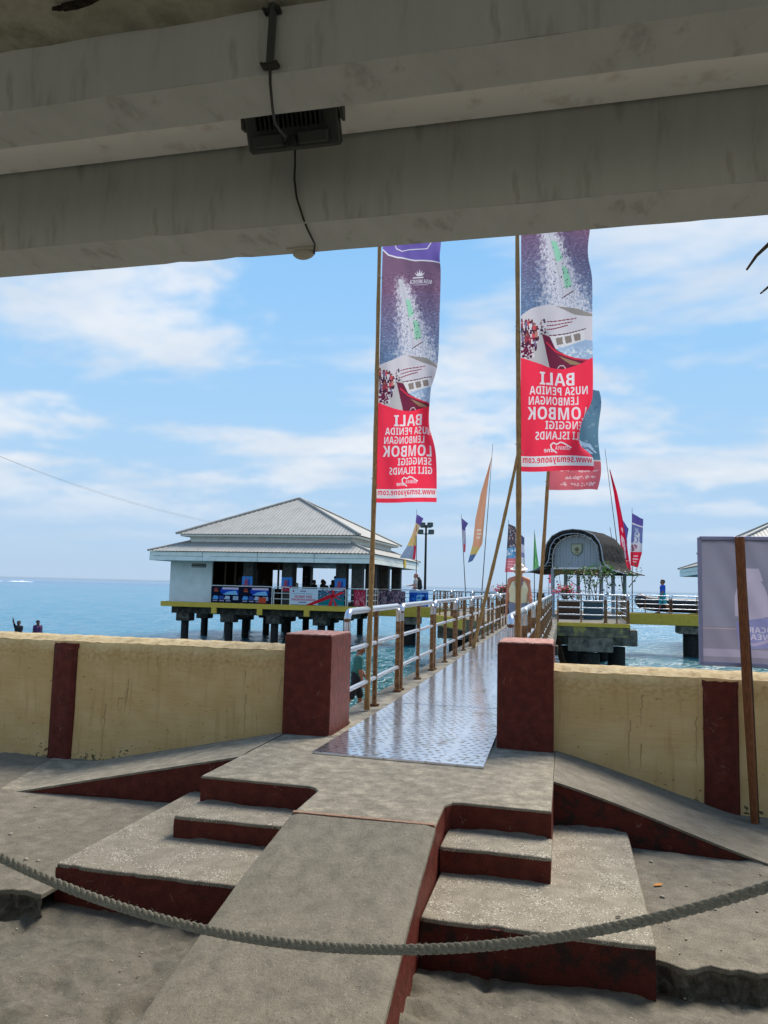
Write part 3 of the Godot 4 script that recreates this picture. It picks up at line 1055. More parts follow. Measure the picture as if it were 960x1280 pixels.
func make_stairs() -> void:
	# landing in front of the gate, with a tongue that the ramp runs on from
	var t := thing("landing", "worn mottled concrete landing between the two red gate pillars", "landing")
	var s := Shape.new()
	var out := [Vector2(-2.13, -4.37), Vector2(-1.44, -4.35), Vector2(-1.40, -4.33), Vector2(-1.365, -4.27), Vector2(-1.355, -3.83), Vector2(-0.62, -3.83), Vector2(-0.632, -4.21), Vector2(-0.60, -4.275), Vector2(-0.55, -4.285), Vector2(-0.075, -4.27), Vector2(-0.075, -4.95), Vector2(-0.075, -6.6), Vector2(-2.13, -6.6), Vector2(-2.13, -4.95)]
	s.prism(out, -0.1, 0.434)
	obj("riser", s, M.red, t)
	s = Shape.new()
	var lip := []
	for p in out:
		lip.append(p)
	s.prism(lip, 0.4345, 0.45, 0.009, true)
	obj("paved_top", s, M.landing, t)
	s = Shape.new()
	s.box(Vector3(-0.99, 0.4475, -3.845), Vector3(0.735, 0.012, 0.028), 0.004)
	obj("seam", s, M.seam, t)

	t = thing("ramp", "grey concrete ramp running down between the two flights of steps", "ramp")
	s = Shape.new()
	var zs := [-3.826, -3.4, -3.0, -2.6, -2.2, -1.98]
	var lx := [-1.355, -1.385, -1.402, -1.41, -1.415, -1.42]
	var rx := [-0.62, -0.616, -0.606, -0.592, -0.578, -0.57]
	var poly := []
	for i in 6:
		poly.append(Vector2(rx[i], zs[i]))
	for i in 6:
		poly.append(Vector2(lx[5 - i], zs[5 - i]))
	s.prism(poly, -0.15, func(x, z): return maxf(ramp_y(z), -0.01) - 0.02)
	obj("painted_side", s, M.red, t)
	s = Shape.new()
	s.sheet(16, 60, func(u, w):
		var z := lerpf(-3.826, -1.98, w)
		var k := 0
		while k < 4 and z > zs[k + 1]:
			k += 1
		var q: float = (z - zs[k]) / (zs[k + 1] - zs[k])
		var a: float = lerpf(lx[k], lx[k + 1], q) - 0.003
		var b: float = lerpf(rx[k], rx[k + 1], q) + 0.003
		var edge := smoothstep(0.0, 0.02, u) * smoothstep(1.0, 0.98, u)
		return Vector3(lerpf(a, b, u), ramp_y(z) - 0.012 * (1.0 - edge) + 0.003 * sin(z * 9.0 + u * 4.0), z))
	for e in [0, 1]:   # edges of the slab
		s.sheet(1, 60, func(u, w):
			var z := lerpf(-3.826, -1.98, w)
			var k := 0
			while k < 4 and z > zs[k + 1]:
				k += 1
			var q: float = (z - zs[k]) / (zs[k + 1] - zs[k])
			var xe: float = (lerpf(lx[k], lx[k + 1], q) - 0.003) if e == 0 else (lerpf(rx[k], rx[k + 1], q) + 0.003)
			return Vector3(xe, ramp_y(z) - 0.012 - 0.02 * (u if e == 1 else 1.0 - u), z))
	obj("slab", s, M.ramp, t)

	t = thing("steps", "flight of red edged concrete steps on the wide low block left of the ramp", "steps", Vector3.ZERO, 0.0, "steps beside the ramp")
	step_block(t, "tread", -2.13, -1.37, -4.06, -4.367, 0.305, M.tread, M.red)
	step_block(t, "tread", -2.485, -1.40, -3.53, -4.945, 0.185, M.tread, M.red)
	t = thing("steps", "flight of steps right of the ramp with stained peeling red front", "steps", Vector3.ZERO, 0.0, "steps beside the ramp")
	step_block(t, "tread", -0.618, -0.073, -3.98, -4.277, 0.31, M.tread, M.red)
	step_block(t, "tread", -0.612, 0.352, -3.43, -4.955, 0.185, M.tread, M.stained_red)

	# wedges that carry the landing's level down along the foot of the wall
	for side in [-1, 1]:
		t = thing("side_ramp", "long low wedge of sloping concrete under the ochre wall, beside the left steps" if side < 0 else "steep concrete wedge with blackened red side, below the tarpaulin sign", "ramp", Vector3.ZERO, 0.0, "sloping wedges beside the landing")
		var x0 := -2.13 if side < 0 else -0.075
		var x1 := -3.8 if side < 0 else 1.16
		var zf := -4.95
		var hy := func(x, z):
			var u: float = clampf((x - x0) / (x1 - x0), 0, 1)
			return lerpf(0.45, 0.103, u if side < 0 else lerpf(u, u * u * (3 - 2 * u), 0.18))
		s = Shape.new()
		s.sheet(40, 6, func(u, w):
			var x: float = lerpf(x0, x1 + side * 0.12, u)
			return Vector3(x, lerpf(hy.call(x, 0.0) - 0.012, 0.0, w), zf + (0.13 if side > 0 else 0.1) * u * u))
		obj("painted_side", s, M.red if side < 0 else M.stained_red, t)
		s = Shape.new()
		s.sheet(40, 8, func(u, w):
			var z0: float = zf + (0.13 if side > 0 else 0.1) * u * u + 0.004
			var x: float = lerpf(x0, x1 + side * 0.12, u) + side * 0.3 * w * u
			var z: float = lerpf(z0, -5.9, w)
			return Vector3(x, hy.call(x, z) + 0.002 - (0.008 if w == 0.0 else 0.0), z))
		s.sheet(40, 1, func(u, w):
			var z0: float = zf + (0.13 if side > 0 else 0.1) * u * u + 0.004
			var x: float = lerpf(x0, x1 + side * 0.12, u)
			return Vector3(x, hy.call(x, z0) - 0.006 - 0.014 * w, z0))
		obj("slope", s, M.landing if side < 0 else M.terrace, t)

func drift(x0: float, x1: float, z: float, y: float, reach: float, sd: int) -> void:   # a little sand blown against the foot of a riser or wall
	var f := FastNoiseLite.new()
	f.seed = sd
	f.frequency = 2.6
	f.fractal_octaves = 4
	var s := Shape.new()
	s.sheet(int((x1 - x0) * 60), 8, func(u, w):
		var x := lerpf(x0, x1, u)
		var k := clampf(0.45 + 1.1 * f.get_noise_2d(x, sd), 0.05, 1.0) * smoothstep(0.0, 0.06, u) * smoothstep(1.0, 0.94, u)
		return Vector3(x, y - 0.004 + (0.022 if y > 0.0 else 0.05) * k * pow(1.0 - w, 1.8) + 0.0015 * f.get_noise_2d(x * 9.0, w * 9.0), z - 0.004 + reach * w * (0.35 + k)))
	obj("sand_drift", s, M.drift).set_meta("kind", "stuff")

func make_sea_wall() -> void:
	var f := FastNoiseLite.new()
	f.seed = 90
	f.frequency = 1.6
	f.fractal_octaves = 4
	for side in [-1, 1]:
		var x0: float = -9.0 if side < 0 else -0.095
		var x1: float = -2.16 if side < 0 else 6.5
		var top: float = 1.075 if side < 0 else 1.015
		var t := thing("sea_wall", "ochre painted wall with dusty worn coping behind the left hand steps" if side < 0 else "ochre painted wall with mouldy foot beneath the tarpaulin sign", "wall", Vector3.ZERO, 0.0, "low ochre walls along the beach")
		var face := cloth_mat(wall_image(200 + side, 1536 if side < 0 else 1280, 320, 24), 0.0)
		face.backlight_enabled = false
		face.heightmap_enabled = true
		face.heightmap_texture = M.fine
		face.heightmap_scale = 0.25
		face.roughness = 0.9
		var s := Shape.new()
		var L := x1 - x0
		s.sheet(int(L * 26), 34, func(u, w):
			var x := lerpf(x0, x1, u)
			var y := lerpf(top, -0.05, w)
			var lip := 0.03 * smoothstep(0.05, 0.0, w)
			return Vector3(x, y + 0.006 * f.get_noise_2d(x * 1.3, 7.0) * (1.0 - w), -5.85 + 0.012 * f.get_noise_2d(x, y) - lip))
		obj("painted_face", s, face, t)
		s = Shape.new()
		s.sheet(int(L * 20), 10, func(u, w):
			var x := lerpf(x0, x1, u)
			return Vector3(x, top + 0.006 * f.get_noise_2d(x * 1.3, 7.0) * (1.0 - w) + 0.035 * smoothstep(0.0, 0.35, w) + 0.01 * f.get_noise_2d(x * 4.0, w * 2.0 + 30.0) - 0.03 * smoothstep(0.85, 1.0, w), -5.88 - 0.34 * w))
		s.sheet(4, 4, func(u, w): return Vector3(lerpf(x1, x0, u), lerpf(top, -1.8, w), -6.22))
		var e := x0 if side > 0 else x1
		s.box(Vector3((x0 + x1) / 2, (top - 1.8) / 2 - 0.02, -6.05), Vector3(L, top + 1.8 - 0.06, 0.3))
		obj("coping", s, rough_mat(91 + side, [[0.1, srgb(150, 128, 92)], [0.4, srgb(196, 172, 128)], [0.75, srgb(214, 194, 154)], [0.95, srgb(120, 102, 78)]], 0.9, 0.016, M.fine, 0.5, 0.9, M.grain, 0.3), t)
		for x in ([-4.15, -6.6] if side < 0 else [1.045, 3.3]):
			var w := 0.24
			s = Shape.new()
			s.sheet(8, 30, func(u, v):
				var xx: float = x + (u - 0.5) * w
				var ed := 1.0 if u == 0.0 or u == 1.0 else 0.0
				return Vector3(xx, lerpf(top - 0.012, -0.02, v) + 0.01 * f.get_noise_2d(xx * 9.0, 1.0), -5.825 - 0.03 * ed + 0.008 * f.get_noise_2d(xx, lerpf(top, 0.0, v))))
			s.box(Vector3(x, top / 2 - 0.01, -5.85), Vector3(w - 0.02, top - 0.03, 0.03))
			obj("painted_strip", s, M.red, t)

	# gate pillars
	for k in [[-1.955, 0.385, "maroon gate pillar with a chipped lit side, left of the steel plate"], [-0.29, 0.405, "dark maroon gate pillar right of the steel plate with dusty pink top"]]:
		var t := thing("gate_pillar", k[2], "pillar", Vector3(k[0], 0.45, -5.76), 0.0, "red gate pillars")
		var s := Shape.new()
		s.box(Vector3(0, 0.375, -0.28), Vector3(k[1], 0.77, 0.56), 0.008)
		obj("shaft", s, M.red, t)
		s = Shape.new()
		s.box(Vector3(0, 0.765, -0.28), Vector3(k[1] - 0.012, 0.014, 0.548), 0.006)
		obj("dusty_top", s, rough_mat(95, [[0.1, srgb(132, 84, 76)], [0.5, srgb(176, 132, 120)], [0.9, srgb(196, 160, 146)]], 0.7, 0.02, M.fine, 0.4, 0.9), t)

func make_building() -> void:   # the concrete building over the camera
	var t := thing("roof_beam", "outer concrete roof beam spanning above the flags, pale grey", "beam", Vector3.ZERO, 0.0, "concrete beams overhead")
	var f := FastNoiseLite.new()
	f.seed = 33
	f.frequency = 1.3
	f.fractal_octaves = 4
	var beam := func(tt: Node3D, z0: float, z1: float, y0: float, y1: float) -> void:
		var s := Shape.new()
		var m := 220
		for fc in 3:
			s.sheet(m, 6, func(u, w):
				var x := lerpf(-8.0, 7.0, u)
				var nz := f.get_noise_2d(x * 1.7, fc * 20.0 + w) * 0.004
				var chip := maxf(0.0, f.get_noise_2d(x * 6.0, 77.0 + z0) - 0.35) * 0.035
				if fc == 0:
					return Vector3(x, lerpf(y0, y1, w) + (chip if w == 0.0 else 0.0), z0 + nz * 0.5)      # side towards the building
				if fc == 1:
					return Vector3(x, lerpf(y1, y0, w) + (chip * 0.6 if w == 1.0 else 0.0), z1 - nz * 0.5)
				return Vector3(x, y0 + nz * 0.5 + (chip if w == 1.0 else (chip * 0.6 if w == 0.0 else 0.0)), lerpf(z1, z0, w)))
		s.box(Vector3(-0.5, (y0 + y1) / 2 + 0.02, (z0 + z1) / 2), Vector3(15.0, y1 - y0 - 0.06, absf(z0 - z1) - 0.03))
		obj("beam_body", s, M.beam, tt)
	beam.call(t, -2.71, -2.965, 3.0, 3.40)
	t = thing("roof_beam", "inner concrete roof beam with a black conduit fixed to it", "beam", Vector3.ZERO, 0.0, "concrete beams overhead")
	beam.call(t, -1.86, -2.035, 3.0, 3.40)

	var s := Shape.new()
	s.box(Vector3(-0.5, 3.46, -2.37), Vector3(15, 0.24, 0.66))
	struct("ceiling", s, M.soffit, "pale stained strip of ceiling between the two beams")
	s = Shape.new()   # rough plastered slab over the camera
	s.sheet(120, 50, func(u, w):
		var x := lerpf(-8.0, 7.0, u)
		var z := lerpf(-1.86, 6.3, w)
		return Vector3(x, 3.19 + 0.012 * f.get_noise_2d(x * 2.0, z * 2.0), z))
	var slab := struct("ceiling_slab", s, M.old_plaster, "rough brown plaster soffit with cracks at the top of the view")
	# holes where plaster has fallen off
	for q in [[Vector2(-1.10, -1.70), 0.09, 0.012, 12], [Vector2(-1.27, -1.71), 0.1, 0.008, 13], [Vector2(-0.90, -1.70), 0.075, 0.016, 14], [Vector2(-1.56, -1.5), 0.1, 0.02, 15]]:
		s = Shape.new()
		var pl := []
		var r := RandomNumberGenerator.new()
		r.seed = q[3]
		for i in 36:
			var a := TAU * i / 36
			var e := 1.0 + 0.5 * f.get_noise_2d(cos(a) * 1.5 + q[3], sin(a) * 1.5) + r.randf_range(-0.08, 0.08)
			pl.append(Vector2(q[0].x + cos(a) * q[1] * e, q[0].y + sin(a) * q[2] * e * (1.2 + 0.5 * sin(a * 3.0 + q[3])) + 0.012 * cos(a) + 0.006 * sin(cos(a) * 3.0 + q[3])))
		s.prism(pl, 3.174, 3.186, 0.0, true)
		obj("plaster_hole", s, M.hole, slab)
	s = Shape.new()
	s.box(Vector3(-0.5, 3.7, 1.6), Vector3(15.4, 0.22, 9.3))
	struct("roof", s, M.concrete)
	for x in [-4.6, 3.0]:
		s = Shape.new()
		s.box(Vector3(x, 1.45, 6.0), Vector3(0.3, 3.5, 0.3), 0.01)
		struct("building_column", s, M.beam)
	for x in [-4.6, 3.0]:
		s = Shape.new()
		s.box(Vector3(x, 1.45, -2.82), Vector3(0.3, 3.1, 0.3), 0.01)
		struct("building_column", s, M.beam)

	# floodlight seen from behind, mounted over the outer beam
	t = thing("floodlight", "black finned floodlight housing fixed between the two concrete beams", "floodlight", Vector3(-0.972, 3.27, -2.5))
	t.rotation = Vector3(deg_to_rad(30.0), 0, 0)
	s = Shape.new()
	s.box(Vector3(0, 0, 0), Vector3(0.36, 0.165, 0.04), 0.012)
	obj("housing", s, M.black_metal, t)
	for i in 15:
		s = Shape.new()
		s.box(Vector3(-0.125 + i * 0.0175, 0.03, 0.033), Vector3(0.006, 0.075, 0.026), 0.001)
		obj("fin", s, M.black, t)
	for x in [-0.09, 0.08]:
		s = Shape.new()
		s.box(Vector3(x, -0.044, 0.03), Vector3(0.12, 0.045, 0.02), 0.008)
		obj("driver_box", s, M.black_metal, t)
	s = Shape.new()
	s.tube([Vector3(0, -0.05, 0.03), Vector3(0, -0.05, 0.06)], 0.02, 12)
	obj("cable_gland", s, M.black, t)
	s = Shape.new()
	s.box(Vector3(0, -0.0, -0.025), Vector3(0.33, 0.14, 0.012))
	obj("lens", s, M.glass, t)
	for x in [-0.19, 0.19]:
		s = Shape.new()
		s.bar(Vector3(x, 0.0, 0.0), Vector3(x, 0.16, -0.05), 0.01, 0.035)
		obj("bracket", s, M.black_metal, t)

	t = thing("conduit", "short black cable conduit clipped to the inner beam", "conduit", Vector3(-0.79, 3.09, -1.845))
	s = Shape.new()
	s.tube([Vector3(0.003, 0.1, 0.0), Vector3(0, -0.075, 0.002)], 0.011, 12)
	obj("pipe", s, M.black_metal, t)
	for y in [0.085, -0.075]:
		s = Shape.new()
		s.box(Vector3(0, y, -0.002), Vector3(0.05, 0.014, 0.022), 0.004)
		s.ball(Vector3(0.021, y, 0.01), Vector3.ONE * 0.005)
		s.ball(Vector3(-0.021, y, 0.01), Vector3.ONE * 0.005)
		obj("clip", s, M.wire, t)
	s = Shape.new()
	var cp := Curve3D.new()
	for p in [Vector3(-0.79, 3.01, -1.845), Vector3(-0.798, 2.98, -1.87), Vector3(-0.83, 2.972, -1.97), Vector3(-0.858, 2.99, -2.06), Vector3(-0.915, 3.09, -2.28), Vector3(-0.955, 3.165, -2.40), Vector3(-0.985, 3.19, -2.46), Vector3(-1.01, 3.25, -2.58), Vector3(-1.03, 3.285, -2.682), Vector3(-1.033, 3.23, -2.697), Vector3(-1.035, 3.18, -2.70), Vector3(-1.022, 3.10, -2.698), Vector3(-0.995, 3.02, -2.70), Vector3(-0.985, 2.985, -2.73), Vector3(-0.998, 2.985, -2.86), Vector3(-1.03, 2.985, -2.95)]:
		cp.add_point(p)
	for i in cp.point_count:
		var a := cp.get_point_position(maxi(0, i - 1))
		var b := cp.get_point_position(mini(cp.point_count - 1, i + 1))
		cp.set_point_in(i, (a - b) / 7.0)
		cp.set_point_out(i, (b - a) / 7.0)
	s.tube(Array(cp.get_baked_points()), 0.0042, 7)
	tag(obj("cable", s, M.wire), "thin dark cable drooping from the conduit past the floodlight", "cable")
	s = Shape.new()
	s.ball(Vector3(-1.075, 2.992, -2.945), Vector3(0.05, 0.03, 0.03))
	s.box(Vector3(-1.075, 2.998, -2.93), Vector3(0.13, 0.012, 0.045), 0.004)
	tag(obj("ceiling_fitting", s, M.cap), "small pale fitting under the lower edge of the outer beam", "fitting")
	s = Shape.new()
	s.tube([Vector3(0.86, 2.99, -3.0), Vector3(0.80, 2.955, -3.0), Vector3(0.735, 2.905, -3.0), Vector3(0.69, 2.862, -3.0), Vector3(0.655, 2.81, -3.0)], [0.01, 0.009, 0.008, 0.006, 0.004], 7)
	s.tube([Vector3(0.86, 2.90, -3.0), Vector3(0.80, 2.82, -3.0), Vector3(0.735, 2.745, -3.0), Vector3(0.70, 2.715, -3.0)], [0.007, 0.006, 0.005, 0.003], 7)
	s.tube([Vector3(0.86, 2.99, -3.0), Vector3(0.87, 2.94, -3.0), Vector3(0.86, 2.90, -3.0)], 0.008, 7)
	tag(obj("dry_twig", s, M.stem), "dark dry twig hanging below the beam beside the sky", "twig")

	# rope slung between posts across the way
	s = Shape.new()
	for k in 3:
		var path := []
		for i in 800:
			var x := lerpf(-1.85, 1.4, i / 799.0)
			var y := 0.947 + 0.262 * pow(minf(x, 0.5) + 0.53, 2) + 0.54 * maxf(x - 0.5, 0.0)
			var a: float = (x + 0.004 * sin(x * 5.0)) * TAU / 0.040 + TAU * k / 3.0
			path.append(Vector3(x, y + cos(a) * 0.0042, -1.4 + sin(a) * 0.0042))
		s.tube(path, 0.0053, 8)
	var rope := obj("rope", s, M.rope)
	tag(rope, "thick grey twisted rope slung across the foot of the ramp", "rope")
	s = Shape.new()   # loose fibres
	var fr := RandomNumberGenerator.new()
	fr.seed = 21
	for i in 260:
		var x := fr.randf_range(-1.4, 0.6)
		var o := Vector3(x, 0.947 + 0.262 * pow(x + 0.53, 2), -1.4)
		var dd := Vector3(0, 1, 0).rotated(Vector3.RIGHT, fr.randf() * TAU)
		var q := o + dd * 0.0085
		s.tube([q, q + dd * fr.randf_range(0.002, 0.006) + Vector3(fr.randf_range(-0.008, 0.008), 0, 0)], 0.0004, 3, false)
	obj("fibres", s, M.rope, rope).set_meta("kind", "stuff")
	for p in [[-1.85, 1.42, "timber post holding one end of the rope beyond the left steps"], [1.4, 1.74, "timber post holding the other end of the rope"]]:
		s = Shape.new()
		s.tube([Vector3(p[0], -0.1, -1.4), Vector3(p[0], p[1] + 0.1, -1.4)], [0.042, 0.038], 12)
		tag(obj("rope_post", s, M.timber), p[2], "post")

# ------------------------------------------------------------------ railings
func railing(p0: Vector3, p1: Vector3, posts: int, bars: Array, label: String, group: String, h := 0.93, top_r := 0.03, post_r := 0.024, top_mat: Material = null, post_mat: Material = null) -> Node3D:
	var t := thing("railing", label, "railing", p0, 0.0, group)
	var d := p1 - p0
	var s := Shape.new()
	var e := d.normalized() * 0.09
	var path := [Vector3(0, h - 0.17, 0)]
	for i in 5:
		var a := PI / 2 * i / 4
		path.append(Vector3(0, h - 0.09, 0) + e * (1.0 - cos(a)) + Vector3.UP * 0.09 * sin(a))
	for i in 5:
		var a := PI / 2 * i / 4
		path.append(d + Vector3(0, h - 0.09, 0) - e * (1.0 - sin(a)) + Vector3.UP * 0.09 * cos(a))
	path.append(d + Vector3(0, h - 0.17, 0))
	s.tube(path, top_r, 12)
	obj("top_rail", s, top_mat if top_mat else M.steel, t)
	for i in posts:
		var q := d * (float(i) / (posts - 1))
		s = Shape.new()
		var inset := 0.0
		s.tube([q + Vector3(0, 0.0, 0), q + Vector3(0, h - (0.06 if i == 0 or i == posts - 1 else 0.0), 0)], post_r if i > 0 and i < posts - 1 else post_r * 1.25, 10)
		s.tube([q + Vector3(0, -0.005, 0), q + Vector3(0, 0.012, 0)], post_r * 2.1, 12)
		obj("post", s, post_mat if post_mat else M.post, t)
	for y in bars:
		s = Shape.new()
		s.tube([Vector3(0, y, 0) + d * 0.001, Vector3(0, y, 0) + d * 0.999], top_r * 0.72, 10)
		obj("bar", s, top_mat if top_mat else M.steel, t)
	return t

func make_pier() -> void:
	# walkway
	var s := Shape.new()
	var poly := [Vector2(-2.02, -6.32), Vector2(-0.3, -6.32), Vector2(-0.3, -26.0), Vector2(-2.02, -26.0)]
	s.prism(poly, 0.12, func(x, z): return deck_y(z) - 0.012, 0.01, true)
	var w := struct("walkway", s, M.concrete, "long concrete pier walkway running out to the platform")
	var z := -5.12
	for i in 9:
		var z1 := -7.5 if i == 0 else z - 2.36
		s = Shape.new()
		var pl := [Vector2(-1.695, z - 0.045), Vector2(-0.515, z + (0.02 if i == 0 else -0.045)), Vector2(-0.55, z1 + 0.0), Vector2(-1.66, z1)] if i == 0 else [Vector2(-1.66, z - 0.012), Vector2(-0.55, z - 0.012), Vector2(-0.55, z1), Vector2(-1.66, z1)]
		var up := 0.004 + (i % 2) * 0.003
		s.prism(pl, 0.452 if i == 0 else deck_y(z) - 0.004, func(x, zz): return deck_y(minf(zz, -6.0)) + 0.012 + up, 0.002)
		obj("steel_plate", s, M.plate, w)
		z = z1
	for zz in [-11.0, -16.5, -22.0]:
		for x in [-1.75, -0.6]:
			s = Shape.new()
			s.tube([Vector3(x, -2.6, zz), Vector3(x, 0.0, zz)], 0.17, 12)
			obj("pile", s, M.pile, w)
		s = Shape.new()
		s.box(Vector3(-1.17, -0.02, zz), Vector3(1.9, 0.26, 0.5), 0.02)
		obj("pile_cap", s, M.dark_concrete, w)

	for side in [-1, 1]:
		var x := -1.82 if side < 0 else -0.44
		var za := -6.38
		for i in 8:
			var zb := za - 2.08
			var where: String = ["nearest the gate pillar", "second from the gate pillar", "third from the gate pillar", "fourth from the gate pillar", "fifth from the gate pillar", "fourth from the platform", "third from the platform", "last before the platform"][i] if i < 8 else ""
			railing(Vector3(x, deck_y(za), za), Vector3(x, deck_y(zb), zb), 3, [0.26, 0.6], "%s walkway railing with brown posts, section %s" % ["left" if side < 0 else "right", where], "walkway railings", 0.93)
			za = zb - 0.16

	# platform where the walkway meets the cross jetty
	s = Shape.new()
	var plat := [Vector2(-2.02, -24.6), Vector2(-0.3, -26.0), Vector2(-0.3, -27.4), Vector2(2.06, -27.5), Vector2(2.5, -41.0), Vector2(-5.4, -41.0), Vector2(-5.3, -31.6)]
	s.prism(plat, 0.3, 0.55, 0.02, true)
	var pf := struct("platform", s, M.concrete, "concrete platform under the thatched hut")
	s = Shape.new()
	for i in plat.size():
		var a: Vector2 = plat[i]
		var b: Vector2 = plat[(i + 1) % plat.size()]
		if i in [0, 1, 4]:
			continue
		s.bar(Vector3(a.x, 0.3, a.y), Vector3(b.x, 0.3, b.y), 0.1, 0.44)
	obj("edge_beam", s, M.mossy_yellow, pf)
	s = Shape.new()
	s.bar(Vector3(-1.98, 0.33, -24.6), Vector3(-5.35, 0.33, -31.6), 0.1, 0.40)
	s.bar(Vector3(-5.4, 0.33, -31.6), Vector3(-5.45, 0.33, -40.5), 0.1, 0.40)
	s.bar(Vector3(-0.3, 0.475, -27.35), Vector3(2.1, 0.475, -27.45), 0.05, 0.13, 0.008)
	obj("yellow_edge", s, M.yellow, pf)
	for p in [Vector2(0.8, -27.9), Vector2(0.1, -31.0), Vector2(1.9, -31.5), Vector2(-2.4, -28.0), Vector2(-4.4, -32.0), Vector2(-3.0, -36.0), Vector2(0.6, -36.0), Vector2(1.7, -37.0), Vector2(-4.6, -38.0)]:
		s = Shape.new()
		s.box(Vector3(p.x, -0.13, p.y), Vector3(1.5, 0.62, 0.9), 0.03)
		obj("pile_cap", s, M.concrete, pf)
		s = Shape.new()
		s.tube([Vector3(p.x, -2.8, p.y), Vector3(p.x, -0.5, p.y)], 0.33, 14)
		obj("pile", s, M.pile, pf)
	s = Shape.new()
	s.bar(Vector3(-0.35, 0.1, -27.5), Vector3(0.15, -1.9, -28.2), 0.2, 0.12, 0.01)
	obj("brace", s, M.dark_wood, pf)
	var bars := [0.26, 0.5, 0.74]
	railing(Vector3(-0.28, 0.55, -27.5), Vector3(1.28, 0.55, -27.55), 3, bars, "platform railing in front of the flower boxes, next to the walkway", "platform railings", 0.95)
	railing(Vector3(1.34, 0.55, -27.55), Vector3(2.02, 0.55, -27.57), 3, bars, "short platform railing at the corner nearest the yellow jetty", "platform railings", 0.95)
	railing(Vector3(2.08, 0.55, -27.7), Vector3(2.28, 0.55, -34.0), 5, bars, "platform railing along the side facing the second pavilion, nearer half", "platform railings", 0.95)
	railing(Vector3(2.29, 0.55, -34.1), Vector3(2.45, 0.55, -40.6), 5, bars, "platform railing along the side facing the second pavilion, farther half", "platform railings", 0.95)
	var c0 := Vector3(-2.1, 0.55, -24.9)
	var c1 := Vector3(-5.3, 0.55, -31.5)
	for i in 3:
		railing(c0.lerp(c1, i / 3.0 + 0.01), c0.lerp(c1, (i + 1) / 3.0 - 0.01), 4, bars, "platform railing on the slanting yellow edge, %s" % ["end nearest the walkway", "middle section", "end nearest the first pavilion"][i], "platform railings", 0.95)
	for i in 3:
		railing(Vector3(-5.35, 0.55, -31.7 - i * 3.0), Vector3(-5.38, 0.55, -34.55 - i * 3.0), 4, bars, "platform railing facing the first pavilion, %s" % ["nearest section", "middle section", "section at the cross jetty"][i], "platform railings", 0.95)
	for i in 3:
		railing(Vector3(-5.2 + i * 2.6, 0.55, -43.2), Vector3(-2.7 + i * 2.6, 0.55, -43.2), 3, bars, "railing along the seaward edge of the cross jetty, %s" % ["nearest the first pavilion", "behind the woman", "behind the hut"][i], "jetty railings", 0.95)

	# cross jetty to both pavilions
	s = Shape.new()
	s.prism([Vector2(-10.3, -41.0), Vector2(20.0, -41.0), Vector2(20.0, -43.4), Vector2(-10.3, -43.4)], 0.2, 0.58, 0.02, true)
	var j := struct("jetty", s, M.concrete, "cross jetty linking the pavilions")
	for k in [[-10.3, -5.5], [2.55, 20.0]]:
		s = Shape.new()
		s.box(Vector3((k[0] + k[1]) / 2, 0.31, -40.97), Vector3(k[1] - k[0], 0.56, 0.16), 0.015)
		obj("yellow_edge", s, M.yellow, j)
	for x in [-8.4, 6.05, 11.0, 16.0]:
		s = Shape.new()
		s.box(Vector3(x, -0.16, -41.8), Vector3(1.15, 0.46, 1.5), 0.03)
		obj("pile_cap", s, M.concrete, j)
		s = Shape.new()
		s.tube([Vector3(x + 0.05, -2.8, -41.6), Vector3(x + 0.05, -0.3, -41.6)], 0.38, 14)
		obj("pile", s, M.pile, j)
	for i in 5:
		railing(Vector3(2.7 + i * 2.45, 0.58, -41.05), Vector3(5.05 + i * 2.45, 0.58, -41.05), 3, [0.25, 0.48, 0.7], "jetty railing over the yellow beam, %s" % ["beside the hut platform", "in front of the man in blue", "in front of the black boat", "behind the tarpaulin sign", "out by the second pavilion"][i], "jetty railings", 0.9)
	for i in 2:
		railing(Vector3(-10.1 + i * 2.4, 0.58, -41.05), Vector3(-7.8 + i * 2.4, 0.58, -41.05), 3, [0.25, 0.48, 0.7], "jetty railing %s" % ["by the corner of the first pavilion", "carrying the blue banner"][i], "jetty railings", 0.9)

# ------------------------------------------------------------------ pavilion
func roof_side(s: Shape, L: float, l: float, y0: float, y1: float, turn: float, mid: Vector3) -> void:   # one ribbed slope of a square hipped roof
	var m := int(L * 2 / 0.1)
	var b := Basis(Vector3.UP, turn)
	var cols := []
	for i in m + 1:
		var x := -L + 2 * L * i / m
		var tm := clampf((L - absf(x)) / (L - l), 0, 1)
		var up := 0.024 if i % 2 else 0.0
		cols.append([mid + b * Vector3(x, y0 + up, L), mid + b * Vector3(x, lerpf(y0, y1, tm) + up, lerpf(L, l, tm))])
	for i in m:
		var q := [cols[i][0], cols[i + 1][0], cols[i + 1][1], cols[i][1]]
		var nn: Vector3 = (q[1] - q[0]).cross(q[2] - q[0])
		if nn.length() < 1e-6:
			nn = (q[2] - q[0]).cross(q[3] - q[0])
		nn = nn.normalized()
		nn = nn if nn.y > 0 else -nn
		s.face(q, nn)

